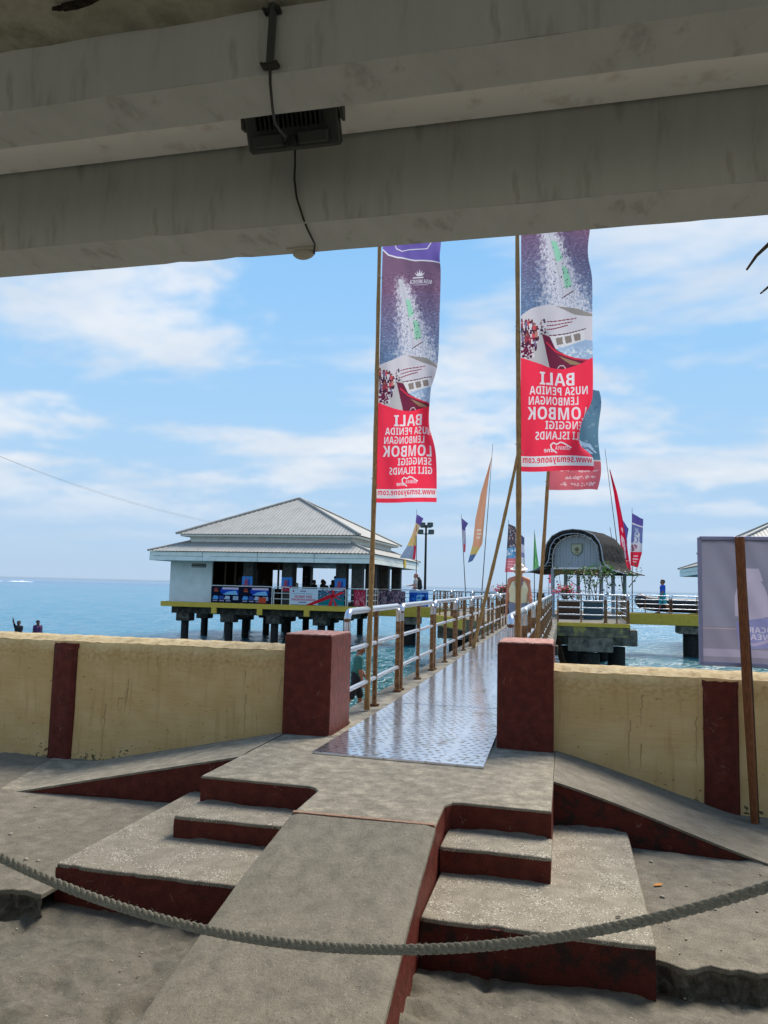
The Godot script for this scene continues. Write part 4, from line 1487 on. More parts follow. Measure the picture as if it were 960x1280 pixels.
func make_pavilion(at: Vector3, label: String, detailed: bool) -> Node3D:
	var t := thing("pavilion", label, "pavilion", at, 0.0, "pavilions on piles")
	var mid := Vector3(0, 0, -5.4)
	var s := Shape.new()
	s.box(Vector3(0, -0.06, -5.4), Vector3(11.2, 0.12, 11.2))
	obj("deck", s, M.dark_concrete, t)
	s = Shape.new()
	for k in 4:
		var b := Basis(Vector3.UP, k * PI / 2)
		s.box(mid + b * Vector3(0.0, -0.12, 5.66), Vector3(11.4 if k % 2 == 0 else 0.13, 0.26, 0.13 if k % 2 == 0 else 11.14))
	obj("yellow_edge", s, M.yellow, t)
	s = Shape.new()
	for z in [-0.35, -3.8, -7.0, -10.2]:
		s.box(Vector3(0.0, -0.42, z), Vector3(10.6, 0.4, 0.35))
	obj("floor_beam", s, M.dark_concrete, t)
	for z in [-0.35, -3.8, -7.0, -10.2]:
		for k in 5:
			var x := -4.55 + k * 2.6 - (0.0 if z > -1.0 else 0.55)
			if x > 5.3:
				continue
			s = Shape.new()
			s.box(Vector3(x, -0.8, z), Vector3(0.78, 0.46, 0.7), 0.04)
			var cap := obj("pile_cap", s, M.dark_concrete, t)
			s = Shape.new()
			s.tube([Vector3(x, -3.4, z), Vector3(x, -1.0, z)], 0.205, 12)
			obj("pile", s, M.pile, t)
			if z > -1.0 and k > 0:
				s = Shape.new()
				s.box(Vector3(x - 0.62, -0.34, 0.26), Vector3(0.3, 0.46, 0.12), 0.01)
				obj("yellow_bracket", s, M.yellow, t)
	# white room and dark back partition
	s = Shape.new()
	s.box(Vector3(-4.3, 1.1, -0.35), Vector3(2.5, 2.3, 0.14), 0.01)
	s.box(Vector3(-5.48, 1.1, -3.2), Vector3(0.14, 2.3, 5.6), 0.01)
	s.box(Vector3(-4.28, 1.06, -0.275), Vector3(2.46, 0.02, 0.02))
	obj("white_wall", s, M.white_wall, t)
	s = Shape.new()
	s.box(Vector3(-3.85, 1.98, -0.275), Vector3(0.85, 0.2, 0.03), 0.005)
	var vent := obj("vent", s, M.black, t)
	for i in 2:
		s = Shape.new()
		s.box(Vector3(-3.85, 1.93 + i * 0.09, -0.25), Vector3(0.82, 0.012, 0.05), 0.0, Basis(Vector3.RIGHT, 0.5))
		obj("slat", s, M.white_wall, vent)
	for k in [[-4.75, 1.15, -5.0, 1.1, 2.3], [-2.85, 1.15, -5.0, 0.9, 2.3], [-1.55, 1.15, -5.0, 0.3, 2.3], [-0.35, 1.15, -5.0, 0.9, 2.3], [-2.6, 0.4, -5.02, 5.4, 0.8], [-2.6, 2.15, -5.02, 5.4, 0.5], [-4.2, 1.2, -8.6, 2.4, 2.3], [-3.75, 1.15, -5.0, 0.9, 2.3], [-1.95, 1.15, -5.0, 0.5, 2.3]]:
		s = Shape.new()
		s.box(Vector3(k[0], k[1], k[2]), Vector3(k[3], k[4], 0.12 if k[2] > -5.01 else 0.1))
		obj("partition", s, M.dark_wood, t)
	for x in [-2.55, -1.95, -0.9, 0.55]:
		s = Shape.new()
		s.box(Vector3(x, 1.15, -0.9), Vector3(0.09, 2.3, 0.09), 0.008)
		obj("door_post", s, M.dark_wood, t)
	for p in [Vector2(-0.95, -0.55), Vector2(1.3, -0.55), Vector2(4.25, -0.55), Vector2(5.1, -0.55), Vector2(5.1, -3.4), Vector2(5.1, -6.6), Vector2(5.1, -10.0), Vector2(4.25, -7.6), Vector2(-0.9, -10.0)]:
		s = Shape.new()
		s.box(Vector3(p.x, 1.15, p.y), Vector3(0.56, 2.3, 0.56), 0.015)
		obj("column", s, M.column, t)
	# roof: soffit, two-board fascia, skirt roof, clerestory band, upper hipped roof
	s = Shape.new()
	s.box(mid + Vector3(0, 2.3, 0), Vector3(12.2, 0.05, 12.2))
	obj("soffit", s, M.dark_wood, t)
	s = Shape.new()
	for k in 4:
		var b := Basis(Vector3.UP, k * PI / 2)
		for r in 2:
			for q in 4:
				s = Shape.new()
				var x := -6.24 + 3.12 * (q + 0.5)
				s.box(mid + b * Vector3(x, 2.32 + r * 0.245, 6.2 - r * 0.012 + 0.0), Vector3(3.095, 0.228, 0.05) if k % 2 == 0 else Vector3(0.05, 0.228, 3.095), 0.006)
				obj("fascia_board", s, M.fascia, t)
	for k in 4:
		s = Shape.new()
		roof_side(s, 6.3, 4.62, 2.7, 3.32, k * PI / 2, mid)
		obj("skirt_roof", s, M.roof, t)
		s = Shape.new()
		var b := Basis(Vector3.UP, k * PI / 2)
		s.box(mid + b * Vector3(0, 3.48, 4.66), Vector3(9.3, 0.42, 0.06) if k % 2 == 0 else Vector3(0.06, 0.42, 9.3))
		s.box(mid + b * Vector3(0, 3.64, 5.05), Vector3(10.1, 0.1, 0.05) if k % 2 == 0 else Vector3(0.05, 0.1, 10.1))
		obj("clerestory_band", s, M.fascia, t)
		s = Shape.new()
		roof_side(s, 5.22, 0.06, 3.7, 6.2, k * PI / 2, mid)
		obj("upper_roof", s, M.roof, t)
		s = Shape.new()
		var b2 := Basis(Vector3.UP, k * PI / 2 + PI / 4)
		s.tube([mid + b2 * Vector3(0, 3.74, 5.22 * sqrt(2.0) + 0.05), mid + b2 * Vector3(0, 6.26, 0.08)], 0.075, 8)
		s.tube([mid + b2 * Vector3(0, 2.74, 6.3 * sqrt(2.0) + 0.02), mid + b2 * Vector3(0, 3.36, 4.62 * sqrt(2.0))], 0.06, 8)
		obj("hip_cap", s, M.roof, t)
	s = Shape.new()
	s.box(mid + Vector3(6.25, 2.5, -1.6), Vector3(0.06, 0.5, 0.5), 0.01)
	obj("notice", s, M.yellow, t)
	return t

func board_print(kind: int) -> ImageTexture:
	var p := Print.new(700, 200, srgb(18, 24, 46))
	var r := RandomNumberGenerator.new()
	r.seed = 100 + kind
	match kind:
		0:   # dark banners with pictures of boats
			for h in 2:
				var o := h * 0.5
				p.poly([Vector2(o + 0.18, 0.05), Vector2(o + 0.46, 0.05), Vector2(o + 0.46, 0.5), Vector2(o + 0.2, 0.5), Vector2(o + 0.15, 0.3)], srgb(36, 70, 170))
				p.rect(o + 0.19, 0.05, o + 0.46, 0.18, srgb(214, 190, 206))
				p.poly([Vector2(o + 0.2, 0.5), Vector2(o + 0.28, 0.32), Vector2(o + 0.42, 0.24), Vector2(o + 0.45, 0.5)], srgb(130, 186, 226))
				p.oval(o + 0.08, 0.2, 0.035, 0.12, srgb(140, 60, 52))
				p.rect(o + 0.05, 0.26, o + 0.12, 0.32, srgb(190, 90, 60))
				for k in 3:
					p.poly([Vector2(o + 0.02 + k * 0.1, 0.78), Vector2(o + 0.05 + k * 0.1, 0.56), Vector2(o + 0.12 + k * 0.1, 0.6), Vector2(o + 0.115 + k * 0.1, 0.8)], [srgb(90, 160, 220), srgb(60, 80, 150), srgb(180, 190, 210)][k])
					p.rect(o + 0.03 + k * 0.11, 0.84, o + 0.11 + k * 0.11, 0.92, srgb(150, 150, 176))
				p.rect(o + 0.37, 0.58, o + 0.46, 0.82, srgb(160, 176, 196))
			p.rect(0.8, 0.62, 0.93, 0.96, srgb(196, 78, 54))
		1:   # white banner with red ribbon
			p.rect(0, 0, 1, 1, srgb(206, 216, 226))
			p.rect(0.52, 0.08, 1, 0.5, srgb(60, 96, 124))
			p.rect(0.52, 0.5, 1, 0.98, srgb(20, 120, 126))
			p.speckle(0.52, 0.08, 1.0, 0.45, 90, 0.012, [srgb(34, 52, 66), srgb(130, 150, 160), srgb(150, 170, 190)], r)
			p.poly([Vector2(0.3, 1), Vector2(0.42, 1), Vector2(0.8, 0.5), Vector2(0.76, 0.3)], srgb(206, 36, 48))
			for a in [[0.7, 0.05], [0.8, 0.02], [0.98, 0.12], [0.97, 0.62], [0.86, 0.98], [0.74, 0.98]]:
				p.poly([Vector2(0.79, 0.36), Vector2(a[0] - 0.03, a[1]), Vector2(a[0] + 0.03, a[1] + 0.1), Vector2(0.8, 0.5)], srgb(222, 46, 56))
			p.oval(0.79, 0.42, 0.03, 0.1, srgb(176, 24, 38))
			p.text("SELAMAT PAGI", 0.09, 0.42, 0.41, 0.58, srgb(196, 40, 62))
			p.text("PENUMPANG BANGSAL", 0.03, 0.62, 0.49, 0.76, srgb(196, 40, 62))
			p.rect(0.17, 0.82, 0.31, 0.88, srgb(90, 100, 140))
			p.rect(0.05, 0.1, 0.08, 0.22, srgb(150, 90, 110))
			p.rect(0.19, 0.13, 0.3, 0.2, srgb(140, 130, 150))
			p.rect(0.06, 0.3, 0.42, 0.34, srgb(150, 170, 176))
		2:   # red banner
			p.rect(0, 0, 1, 1, srgb(176, 44, 66))
			p.speckle(0, 0.2, 1, 1, 120, 0.03, [srgb(200, 90, 110), srgb(140, 30, 50), srgb(214, 130, 140)], r)
		3:   # blue banner
			p.rect(0, 0, 1, 1, srgb(30, 84, 176))
			p.rect(0, 0.0, 1, 0.12, srgb(160, 190, 226))
			p.speckle(0.05, 0.25, 0.95, 0.95, 60, 0.035, [srgb(20, 56, 140), srgb(96, 160, 220), srgb(40, 110, 196)], r)
			p.line([Vector2(0.4, 0.9), Vector2(0.4, 0.35), Vector2(0.75, 0.3)], 0.03, srgb(150, 196, 232))
			p.oval(0.78, 0.55, 0.07, 0.12, srgb(40, 34, 60))
			p.rect(0.42, 0.5, 0.62, 0.66, srgb(120, 190, 220))
		4:   # poster
			p.rect(0, 0, 1, 1, srgb(74, 140, 214))
			p.rect(0, 0.62, 1, 1, srgb(196, 74, 88))
			p.oval(0.4, 0.5, 0.16, 0.34, srgb(176, 86, 110))
			p.oval(0.65, 0.46, 0.12, 0.3, srgb(60, 90, 170))
		5:   # pinkish row of posters
			p.rect(0, 0, 1, 1, srgb(120, 106, 122))
			p.speckle(0, 0.05, 1, 0.95, 260, 0.03, [srgb(80, 70, 90), srgb(164, 140, 150), srgb(60, 60, 78), srgb(150, 110, 120)], r)
	return p.texture()

func flat_print(called: String, at: Vector3, size: Vector2, tx: Texture2D, label: String, category: String, group := "", turn := 0.0) -> void:
	var s := Shape.new()
	s.sheet(24, 6, func(u, w): return Vector3((u - 0.5) * size.x, (0.5 - w) * size.y, 0.012 * sin(u * 9.0) + 0.006 * sin(w * 5.0)))
	var m := cloth_mat(tx, 0.25)
	var o := obj(called, s, m)
	o.position = at
	o.rotation.y = turn
	tag(o, label, category, group)

# ------------------------------------------------------------------ people
func hand(out: Array, wrist: Vector3, along: Vector3, side: Vector3, k: float) -> void:   # palm, four bent fingers, thumb
	var a := along.normalized()
	var b := side.normalized()
	var c := a.cross(b).normalized()
	var palm := wrist + a * 0.075 * k
	out.append([wrist, palm + b * 0.018 * k, 0.024 * k, 0.019 * k])
	out.append([wrist, palm - b * 0.02 * k, 0.024 * k, 0.019 * k])
	var lens := [0.068, 0.078, 0.072, 0.056]
	for i in 4:
		var o := palm + b * (0.030 - 0.02 * i) * k
		var m: Vector3 = o + a * lens[i] * 0.55 * k + c * 0.008 * k
		out.append([o, m, 0.0095 * k, 0.0085 * k])
		out.append([m, m + (a * 0.8 + c * 0.6).normalized() * lens[i] * 0.45 * k, 0.0085 * k, 0.007 * k])
	var th := wrist + a * 0.025 * k + b * 0.03 * k
	out.append([wrist + a * 0.02 * k, th, 0.018 * k, 0.013 * k])
	out.append([th, th + (a * 0.8 + b * 0.6).normalized() * 0.05 * k, 0.012 * k, 0.009 * k])

# a figure 1.7 m tall facing +z; pose in degrees
func figure(called: String, label: String, at: Vector3, turn: float, look: Dictionary, group := "") -> Node3D:
	var t := thing(called, label, "person", at, turn, group)
	var sc: float = look.get("height", 1.7) / 1.7
	t.scale = Vector3.ONE * sc
	var cell: float = look.get("cell", 0.024)
	var lean := deg_to_rad(look.get("lean", 0.0))
	var wide: float = look.get("wide", 1.0)
	var sit: bool = look.get("sit", false)
	var hip_y := 0.46 if sit else 0.9
	var bend := func(p: Vector3) -> Vector3: return Vector3(0, hip_y, 0) + Basis(Vector3.RIGHT, lean) * (p - Vector3(0, 0.9, 0))
	var skin := []
	var shirt := []
	var pants := []
	var shoes := []
	var P := {}
	for s in [-1.0, 1.0]:
		var i := 0 if s < 0 else 1
		var hip: Vector3 = Vector3(s * 0.088, hip_y, 0)
		var th := deg_to_rad(84.0 if sit else float(look.get("thigh", [0, 0])[i]))
		var kn := deg_to_rad(84.0 if sit else float(look.get("knee", [0, 0])[i]))
		var knee := hip + Vector3(s * 0.012, -cos(th), sin(th)) * 0.42
		var ank := knee + Vector3(0, -cos(th - kn), sin(th - kn)) * 0.41
		var leg_r: float = look.get("leg", 1.0)
		skin.append([hip, knee, 0.082 * leg_r, 0.054 * leg_r])
		skin.append([knee, knee.lerp(ank, 0.35) + Vector3(0, 0, -0.012), 0.053 * leg_r, 0.054 * leg_r])
		skin.append([knee.lerp(ank, 0.35) + Vector3(0, 0, -0.012), ank, 0.052 * leg_r, 0.036])
		var toe := ank + Vector3(s * 0.02, -0.045, 0.15)
		(shoes if look.has("shoes") else skin).append([ank + Vector3(0, -0.035, -0.03), toe, 0.042, 0.032])
		var pl: float = look.get("pants_len", 0.5)
		pants.append([hip, hip.lerp(knee, minf(pl, 1.0)), 0.100 * leg_r, 0.088 * leg_r])
		if pl > 1.0:
			pants.append([knee, knee.lerp(ank, pl - 1.0), 0.085, 0.07])
		pants.append([hip + Vector3(-s * 0.02, 0.1, 0), hip, 0.112 * wide, 0.105 * wide])
		var sh: Vector3 = bend.call(Vector3(s * 0.175 * wide, 1.385, -0.01))
		var ar := deg_to_rad(float(look.get("arm", [0, 0])[i])) - lean * 0.3
		var el := deg_to_rad(float(look.get("elbow", [10, 10])[i]))
		var ab := deg_to_rad(float(look.get("abduct", [8, 8])[i]))
		var elb := sh + Vector3(s * sin(ab), -cos(ar) * cos(ab), sin(ar)).normalized() * 0.29
		var wr := elb + Vector3(s * sin(ab) * 0.4, -cos(ar + el), sin(ar + el)).normalized() * 0.25
		P["wrist%d" % i] = wr
		skin.append([sh, elb, 0.05, 0.038])
		skin.append([elb, elb.lerp(wr, 0.3), 0.038, 0.039])
		skin.append([elb.lerp(wr, 0.3), wr, 0.038, 0.026])
		if not look.get("hands", true) == false:
			P["hand%d" % i] = [wr, wr - elb, Vector3(0, 0, 1) + Vector3(-s * 0.3, 0, 0)]
		var sl: float = look.get("sleeve", 0.55)
		if sl > 0.0:
			shirt.append([sh, sh.lerp(elb, sl), 0.064, 0.058])
		shirt.append([bend.call(Vector3(s * 0.082 * wide, 1.30 if sl > 0.0 else 1.20, 0.0)), bend.call(Vector3(s * 0.06 * wide, 1.1, 0.0)), 0.116, 0.102])
		shirt.append([bend.call(Vector3(s * 0.06 * wide, 1.1, 0.0)), bend.call(Vector3(s * 0.07 * wide, look.get("hem", 0.95), 0.0)), 0.102, 0.118])
		shirt.append([bend.call(Vector3(s * 0.07, 1.385, -0.01)), bend.call(Vector3(s * 0.16 * wide, 1.37, -0.01)), 0.06, 0.062] if sl > 0.0 else [bend.call(Vector3(s * 0.1, 1.40, -0.02)), bend.call(Vector3(s * 0.095, 1.26, 0.06)), 0.045, 0.05])
		skin.append([bend.call(Vector3(s * 0.06, 1.26, 0.0)), bend.call(Vector3(s * 0.06, 1.0, 0.0)), 0.10, 0.095])
		skin.append([bend.call(Vector3(s * 0.04, 1.39, -0.01)), sh, 0.055, 0.054])
		skin.append([bend.call(Vector3(s * 0.025, 1.455, -0.025)), bend.call(Vector3(s * 0.13, 1.41, -0.015)), 0.042, 0.04])
		skin.append([bend.call(Vector3(s * 0.085, 1.545, -0.005)), bend.call(Vector3(s * 0.09, 1.575, -0.012)), 0.012, 0.014])
	var nod := Basis(Vector3.UP, deg_to_rad(look.get("face_turn", 0.0))) * Basis(Vector3.RIGHT, deg_to_rad(look.get("nod", 0.0)))
	var hc: Vector3 = bend.call(Vector3(0, 1.57, 0.015))
	var hp := func(p: Vector3) -> Vector3: return hc + nod * (p - Vector3(0, 1.57, 0.015))
	skin.append([bend.call(Vector3(0, 1.38, -0.015)), hp.call(Vector3(0, 1.5, 0.0)), 0.056, 0.05])
	skin.append([hp.call(Vector3(0, 1.615, -0.012)), hp.call(Vector3(0, 1.59, 0.018)), 0.092, 0.082])
	skin.append([hp.call(Vector3(0, 1.57, 0.035)), hp.call(Vector3(0, 1.505, 0.052)), 0.07, 0.045])
	skin.append([hp.call(Vector3(0, 1.59, 0.095)), hp.call(Vector3(0, 1.555, 0.115)), 0.009, 0.015])
	var s := Shape.new()
	s.flesh(skin, cell, 0.035)
	for i in 2:
		if P.has("hand%d" % i):
			var hb := []
			var q: Array = P["hand%d" % i]
			hand(hb, q[0], q[1], q[2], 1.0)
			s.flesh(hb, maxf(0.005, cell * 0.35), 0.008)
	obj("body", s, skin_mat(look.get("skin", srgb(168, 116, 88))), t)
	if look.has("shirt"):
		s = Shape.new()
		s.flesh(shirt, cell, 0.05)
		obj("shirt", s, plain(look.shirt, 0.9), t)
	if look.has("pants"):
		s = Shape.new()
		s.flesh(pants, cell, 0.04)
		obj("shorts" if look.get("pants_len", 0.5) <= 1.0 else "trousers", s, plain(look.pants, 0.9), t)
	if look.has("shoes"):
		s = Shape.new()
		s.flesh(shoes, cell * 0.7, 0.02)
		obj("shoes", s, plain(look.shoes, 0.8), t)
	s = Shape.new()   # hair as a cap over the skull
	if look.has("hair"):
		s.flesh([[hp.call(Vector3(0, 1.625, -0.03)), hp.call(Vector3(0, 1.635, 0.015)), 0.094, 0.082], [hp.call(Vector3(0, 1.6, -0.05)), hp.call(Vector3(0, look.get("hair_down", 1.56), -0.055)), 0.075, 0.06]], cell * 0.7, 0.03)
		obj("hair", s, plain(look.hair, 0.8), t)
	s = Shape.new()   # eyes and mouth
	for e in [-1.0, 1.0]:
		s.ball(hp.call(Vector3(e * 0.033, 1.595, 0.094)), Vector3(0.013, 0.007, 0.008), Basis.IDENTITY, 8, 6)
	s.ball(hp.call(Vector3(0, 1.525, 0.094)), Vector3(0.022, 0.005, 0.008), Basis.IDENTITY, 8, 6)
	obj("face_features", s, plain(srgb(58, 30, 26), 0.5), t)
	if look.has("hat"):
		s = Shape.new()
		s.ball(hp.call(Vector3(0, 1.645, -0.005)), Vector3(0.104, 0.075, 0.112))
		var brim := []
		for i in 24:
			var a := TAU * i / 24
			brim.append(Vector2(cos(a), sin(a)))
		var hx := Transform3D(nod, hp.call(Vector3(0, 1.628, 0.0)))
		for i in 24:
			var a: Vector2 = brim[i]
			var b: Vector2 = brim[(i + 1) % 24]
			var r := Vector2(0.165, 0.175)
			var q := [hx * Vector3(a.x * 0.1, 0.012, a.y * 0.105), hx * Vector3(b.x * 0.1, 0.012, b.y * 0.105), hx * Vector3(b.x * r.x, -0.02, b.y * r.y), hx * Vector3(a.x * r.x, -0.02, a.y * r.y)]
			s.face(q, nod * Vector3.UP)
			var q2 := []
			for p in q:
				q2.append(p - nod * Vector3(0, 0.006, 0))
			s.face(q2, nod * Vector3.DOWN)
		obj("sun_hat", s, plain(look.hat, 0.9), t)
	if look.has("pack"):
		s = Shape.new()
		s.flesh([[bend.call(Vector3(-0.08, 1.34, -0.2)), bend.call(Vector3(-0.09, 1.0, -0.22)), 0.11, 0.13], [bend.call(Vector3(0.08, 1.34, -0.2)), bend.call(Vector3(0.09, 1.0, -0.22)), 0.11, 0.13], [bend.call(Vector3(0, 1.46, -0.16)), bend.call(Vector3(0, 1.4, -0.16)), 0.09, 0.1]], cell, 0.05)
		obj("backpack", s, plain(look.pack, 0.8), t)
	if look.has("lanyard"):
		s = Shape.new()
		s.tube([bend.call(Vector3(-0.06, 1.44, 0.03)), bend.call(Vector3(-0.055, 1.34, 0.115)), bend.call(Vector3(-0.01, 1.1, 0.135))], 0.009, 6)
		s.tube([bend.call(Vector3(0.06, 1.44, 0.03)), bend.call(Vector3(0.055, 1.34, 0.115)), bend.call(Vector3(0.0, 1.1, 0.135))], 0.009, 6)
		s.box(bend.call(Vector3(0, 1.05, 0.14)), Vector3(0.06, 0.09, 0.008), 0.003)
		obj("lanyard", s, plain(look.lanyard, 0.7), t)
	return t

func make_people() -> void:
	figure("person", "woman in cream top, grey shorts and white sun hat walking along the walkway", Vector3(-0.80, deck_y(-13.6), -13.6), 0.03, {"height": 1.56, "cell": 0.014, "wide": 0.9, "skin": srgb(196, 128, 98), "hem": 1.03, "shirt": srgb(226, 214, 172), "sleeve": 0.0, "pants": srgb(128, 134, 150), "pants_len": 0.32, "thigh": [12, -10], "knee": [4, 14], "arm": [-8, 10], "elbow": [14, 18], "abduct": [10, 10], "hair": srgb(70, 46, 34), "hair_down": 1.46, "hat": srgb(232, 220, 206), "shoes": srgb(60, 60, 66), "lanyard": srgb(92, 76, 140), "nod": 12.0})
	figure("person", "man in dark green shirt and black shorts walking by the water below the railing", Vector3(-4.80, -1.46, -17.7), deg_to_rad(112.0), {"height": 1.72, "cell": 0.016, "skin": srgb(146, 92, 66), "shirt": srgb(50, 104, 98), "sleeve": 0.75, "pants": srgb(26, 28, 34), "pants_len": 0.95, "thigh": [-16, 16], "knee": [14, 6], "arm": [6, 14], "elbow": [8, 24], "hair": srgb(26, 22, 22), "lean": 8.0, "nod": 22.0})
	figure("person", "man in blue shirt and turquoise shorts walking along the jetty past the boat", Vector3(4.78, 0.58, -41.6), deg_to_rad(-80.0), {"height": 1.72, "cell": 0.02, "wide": 1.15, "skin": srgb(150, 96, 70), "shirt": srgb(30, 84, 190), "sleeve": 0.8, "pants": srgb(34, 160, 176), "pants_len": 0.9, "thigh": [14, -14], "knee": [4, 16], "arm": [-10, 12], "elbow": [10, 22], "hair": srgb(60, 50, 46)})
	figure("person", "traveller with black backpack and white shirt by the corner of the first pavilion", Vector3(-8.05, 0.58, -41.7), deg_to_rad(-75.0), {"height": 1.78, "cell": 0.02, "skin": srgb(196, 140, 118), "shirt": srgb(214, 204, 194), "sleeve": 0.6, "pants": srgb(150, 130, 118), "pants_len": 0.9, "thigh": [10, -12], "knee": [4, 12], "arm": [20, 8], "elbow": [60, 30], "hair": srgb(150, 92, 84), "pack": srgb(30, 36, 36)})
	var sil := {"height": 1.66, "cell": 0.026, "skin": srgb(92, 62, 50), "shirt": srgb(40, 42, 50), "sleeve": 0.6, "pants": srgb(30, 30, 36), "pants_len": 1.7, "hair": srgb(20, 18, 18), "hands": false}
	var grp := "waiting visitors in the first pavilion"
	var a := figure("person", "dark silhouetted visitor standing behind the white ribbon banner", Vector3(-13.05, 0.5, -43.0), 0.4, sil, grp)
	var nth := ["nearest the white wall", "second from the white wall", "third from the white wall", "fourth from the white wall", "in the middle of the row", "just past the middle of the row", "fourth from the lamp post end", "third from the lamp post end", "at the lamp post end"]
	var spots := [[-17.8, -40.2, 0.0, -0.2], [-16.6, -40.9, 0.7, -0.3], [-15.3, -41.6, -1.0, -0.05], [-14.35, -41.4, 2.0, 0.0], [-13.5, -40.5, 1.2, -0.32], [-13.15, -40.9, -0.8, -0.28], [-12.85, -40.3, 0.2, -0.36], [-12.45, -40.6, 2.6, -0.3], [-11.7, -42.4, 1.6, 0.0]]
	for i in spots.size():
		var k: Array = spots[i]
		dup(a, Vector3(k[0], 0.55 + k[3], k[1]), k[2], "dark silhouetted visitor inside the first pavilion, " + nth[i])
	sil["shirt"] = srgb(190, 178, 170)
	figure("person", "visitor in a pale shirt waiting at the first pavilion railing", Vector3(-14.35, 0.3, -39.6), 0.5, sil)
	sil["shirt"] = srgb(28, 30, 34)
	sil["sit"] = true
	figure("person", "dark figure sitting on the seaward jetty rail behind the woman", Vector3(-1.35, 0.5, -42.9), 0.6, sil)
	sil["sit"] = false
	sil["shirt"] = srgb(76, 40, 84)
	figure("person", "bather in a purple top wading in the sea beyond the wall", Vector3(-26.6, -2.2, -35.0), 1.0, sil)
	sil["shirt"] = srgb(30, 30, 34)
	sil["arm"] = [150, 20]
	figure("person", "bather in black wading in the sea beyond the wall with one arm raised", Vector3(-27.6, -2.25, -34.8), 0.3, sil)

# ------------------------------------------------------------------ flags
func big_flag_print() -> ImageTexture:   # travel flag, laid out as seen from the building side (mirrored lettering)
	var p := Print.new(640, 3400, srgb(84, 70, 150))
	p.mirrored = true
	var r := RandomNumberGenerator.new()
	r.seed = 77
	var H := 3.4
	var y := func(up: float) -> float: return 1.0 - up / H   # height above the lower hem, in metres
	var red := srgb(240, 58, 84)
	var white := srgb(226, 222, 226)
	# sea with a speedboat and its wake
	p.fade(y.call(2.5), y.call(2.05), srgb(126, 98, 122), srgb(126, 98, 124))
	p.fade(y.call(2.05), y.call(1.35), srgb(124, 102, 130), srgb(104, 128, 160))
	for i in 900:
		var q := Vector2(r.randf(), y.call(r.randf_range(1.36, 1.85)))
		p.oval(q.x, q.y, r.randf_range(0.004, 0.012), 0.0007, srgb(106, 134, 172).lerp(srgb(164, 182, 206), r.randf()))
	var fo := FastNoiseLite.new()
	fo.seed = 12
	fo.frequency = 0.02
	fo.fractal_octaves = 5
	fo.fractal_gain = 0.65
	for yy in range(int(y.call(2.25) * p.h), int(y.call(1.3) * p.h)):
		var up := (1.0 - float(yy) / p.h) * H
		var run := clampf((2.2 - up) / 0.9, 0.0, 1.0)
		var c := lerpf(0.34, 0.70, run)
		var half := 0.07 + 0.28 * pow(run, 0.8)
		for xx in p.w:
			var q := float(xx) / p.w
			var nz := fo.get_noise_2d(xx, yy * 0.8)
			var d := absf(q - c) / half + nz * 0.9
			var foam := smoothstep(1.35, 0.5, d) * clampf(0.9 + 1.2 * fo.get_noise_2d(xx * 2.6 + 400.0, yy * 1.6), 0.0, 1.0) * smoothstep(2.24, 2.1, up + nz * 0.1)
			var col := p.im.get_pixel(xx, yy) * (1.0 + 0.35 * fo.get_noise_2d(xx * 1.2, yy * 2.6 + 900.0))
			p.im.set_pixel(xx, yy, col.lerp(srgb(214, 212, 220), foam))
	p.poly([Vector2(0.31, y.call(2.19)), Vector2(0.37, y.call(2.18)), Vector2(0.74, y.call(1.55)), Vector2(0.6, y.call(1.5)), Vector2(0.36, y.call(1.98))], srgb(200, 198, 206))
	p.poly([Vector2(0.42, y.call(1.98)), Vector2(0.50, y.call(1.97)), Vector2(0.58, y.call(1.82)), Vector2(0.50, y.call(1.79))], srgb(150, 206, 178))
	p.poly([Vector2(0.57, y.call(1.77)), Vector2(0.66, y.call(1.74)), Vector2(0.72, y.call(1.6)), Vector2(0.62, y.call(1.57))], srgb(146, 200, 172))
	for i in 34:
		p.oval(r.randf_range(0.44, 0.7), y.call(r.randf_range(1.56, 1.98)), 0.008, 0.0018, srgb(70, 84, 84))
	p.line([Vector2(0.58, y.call(1.49)), Vector2(0.73, y.call(1.55))], 0.012, srgb(74, 50, 56))
	p.line([Vector2(0.36, y.call(2.15)), Vector2(0.6, y.call(1.5))], 0.006, srgb(160, 160, 176))
	p.soften(6)
	# small white emblem: a lotus over two worn lines
	for k in [-0.06, -0.03, 0.0, 0.03, 0.06]:
		p.poly([Vector2(0.66 + k * 0.4 - 0.02, y.call(2.2)), Vector2(0.66 + k * 1.5, y.call(2.27 - absf(k) * 0.5)), Vector2(0.66 + k * 0.4 + 0.02, y.call(2.2))], white)
	p.text("NUSA MEDICA", 0.5, y.call(2.165), 0.86, y.call(2.125), white)
	p.rect(0.55, y.call(2.19), 0.72, y.call(2.178), white)
	p.rect(0.56, y.call(2.115), 0.8, y.call(2.108), srgb(190, 180, 200))
	# purple head with white arc and outlined sign
	var arc := [Vector2(0, y.call(2.52)), Vector2(0.12, y.call(2.45)), Vector2(0.3, y.call(2.40)), Vector2(0.6, y.call(2.36)), Vector2(1.0, y.call(2.35))]
	var head := arc.duplicate()
	head.append(Vector2(1, 0))
	head.append(Vector2(0, 0))
	p.poly(head, srgb(122, 104, 178))
	p.line(arc, 0.022, white)
	p.line([Vector2(0.2, y.call(2.6)), Vector2(0.28, y.call(2.49)), Vector2(0.38, y.call(2.455)), Vector2(0.5, y.call(2.475)), Vector2(0.78, y.call(2.48)), Vector2(0.86, y.call(2.56)), Vector2(0.84, y.call(2.68)), Vector2(0.3, y.call(2.7)), Vector2(0.2, y.call(2.6))], 0.016, white)
	p.text("SEMAYA ONE", 0.28, y.call(2.65), 0.8, y.call(2.55), white)
	# boarding scene under a white arc
	var top := []
	for i in 13:
		var u := i / 12.0
		top.append(Vector2(u, y.call(1.345 + 0.085 * sin(PI * clampf(u * 1.05, 0, 1)))))
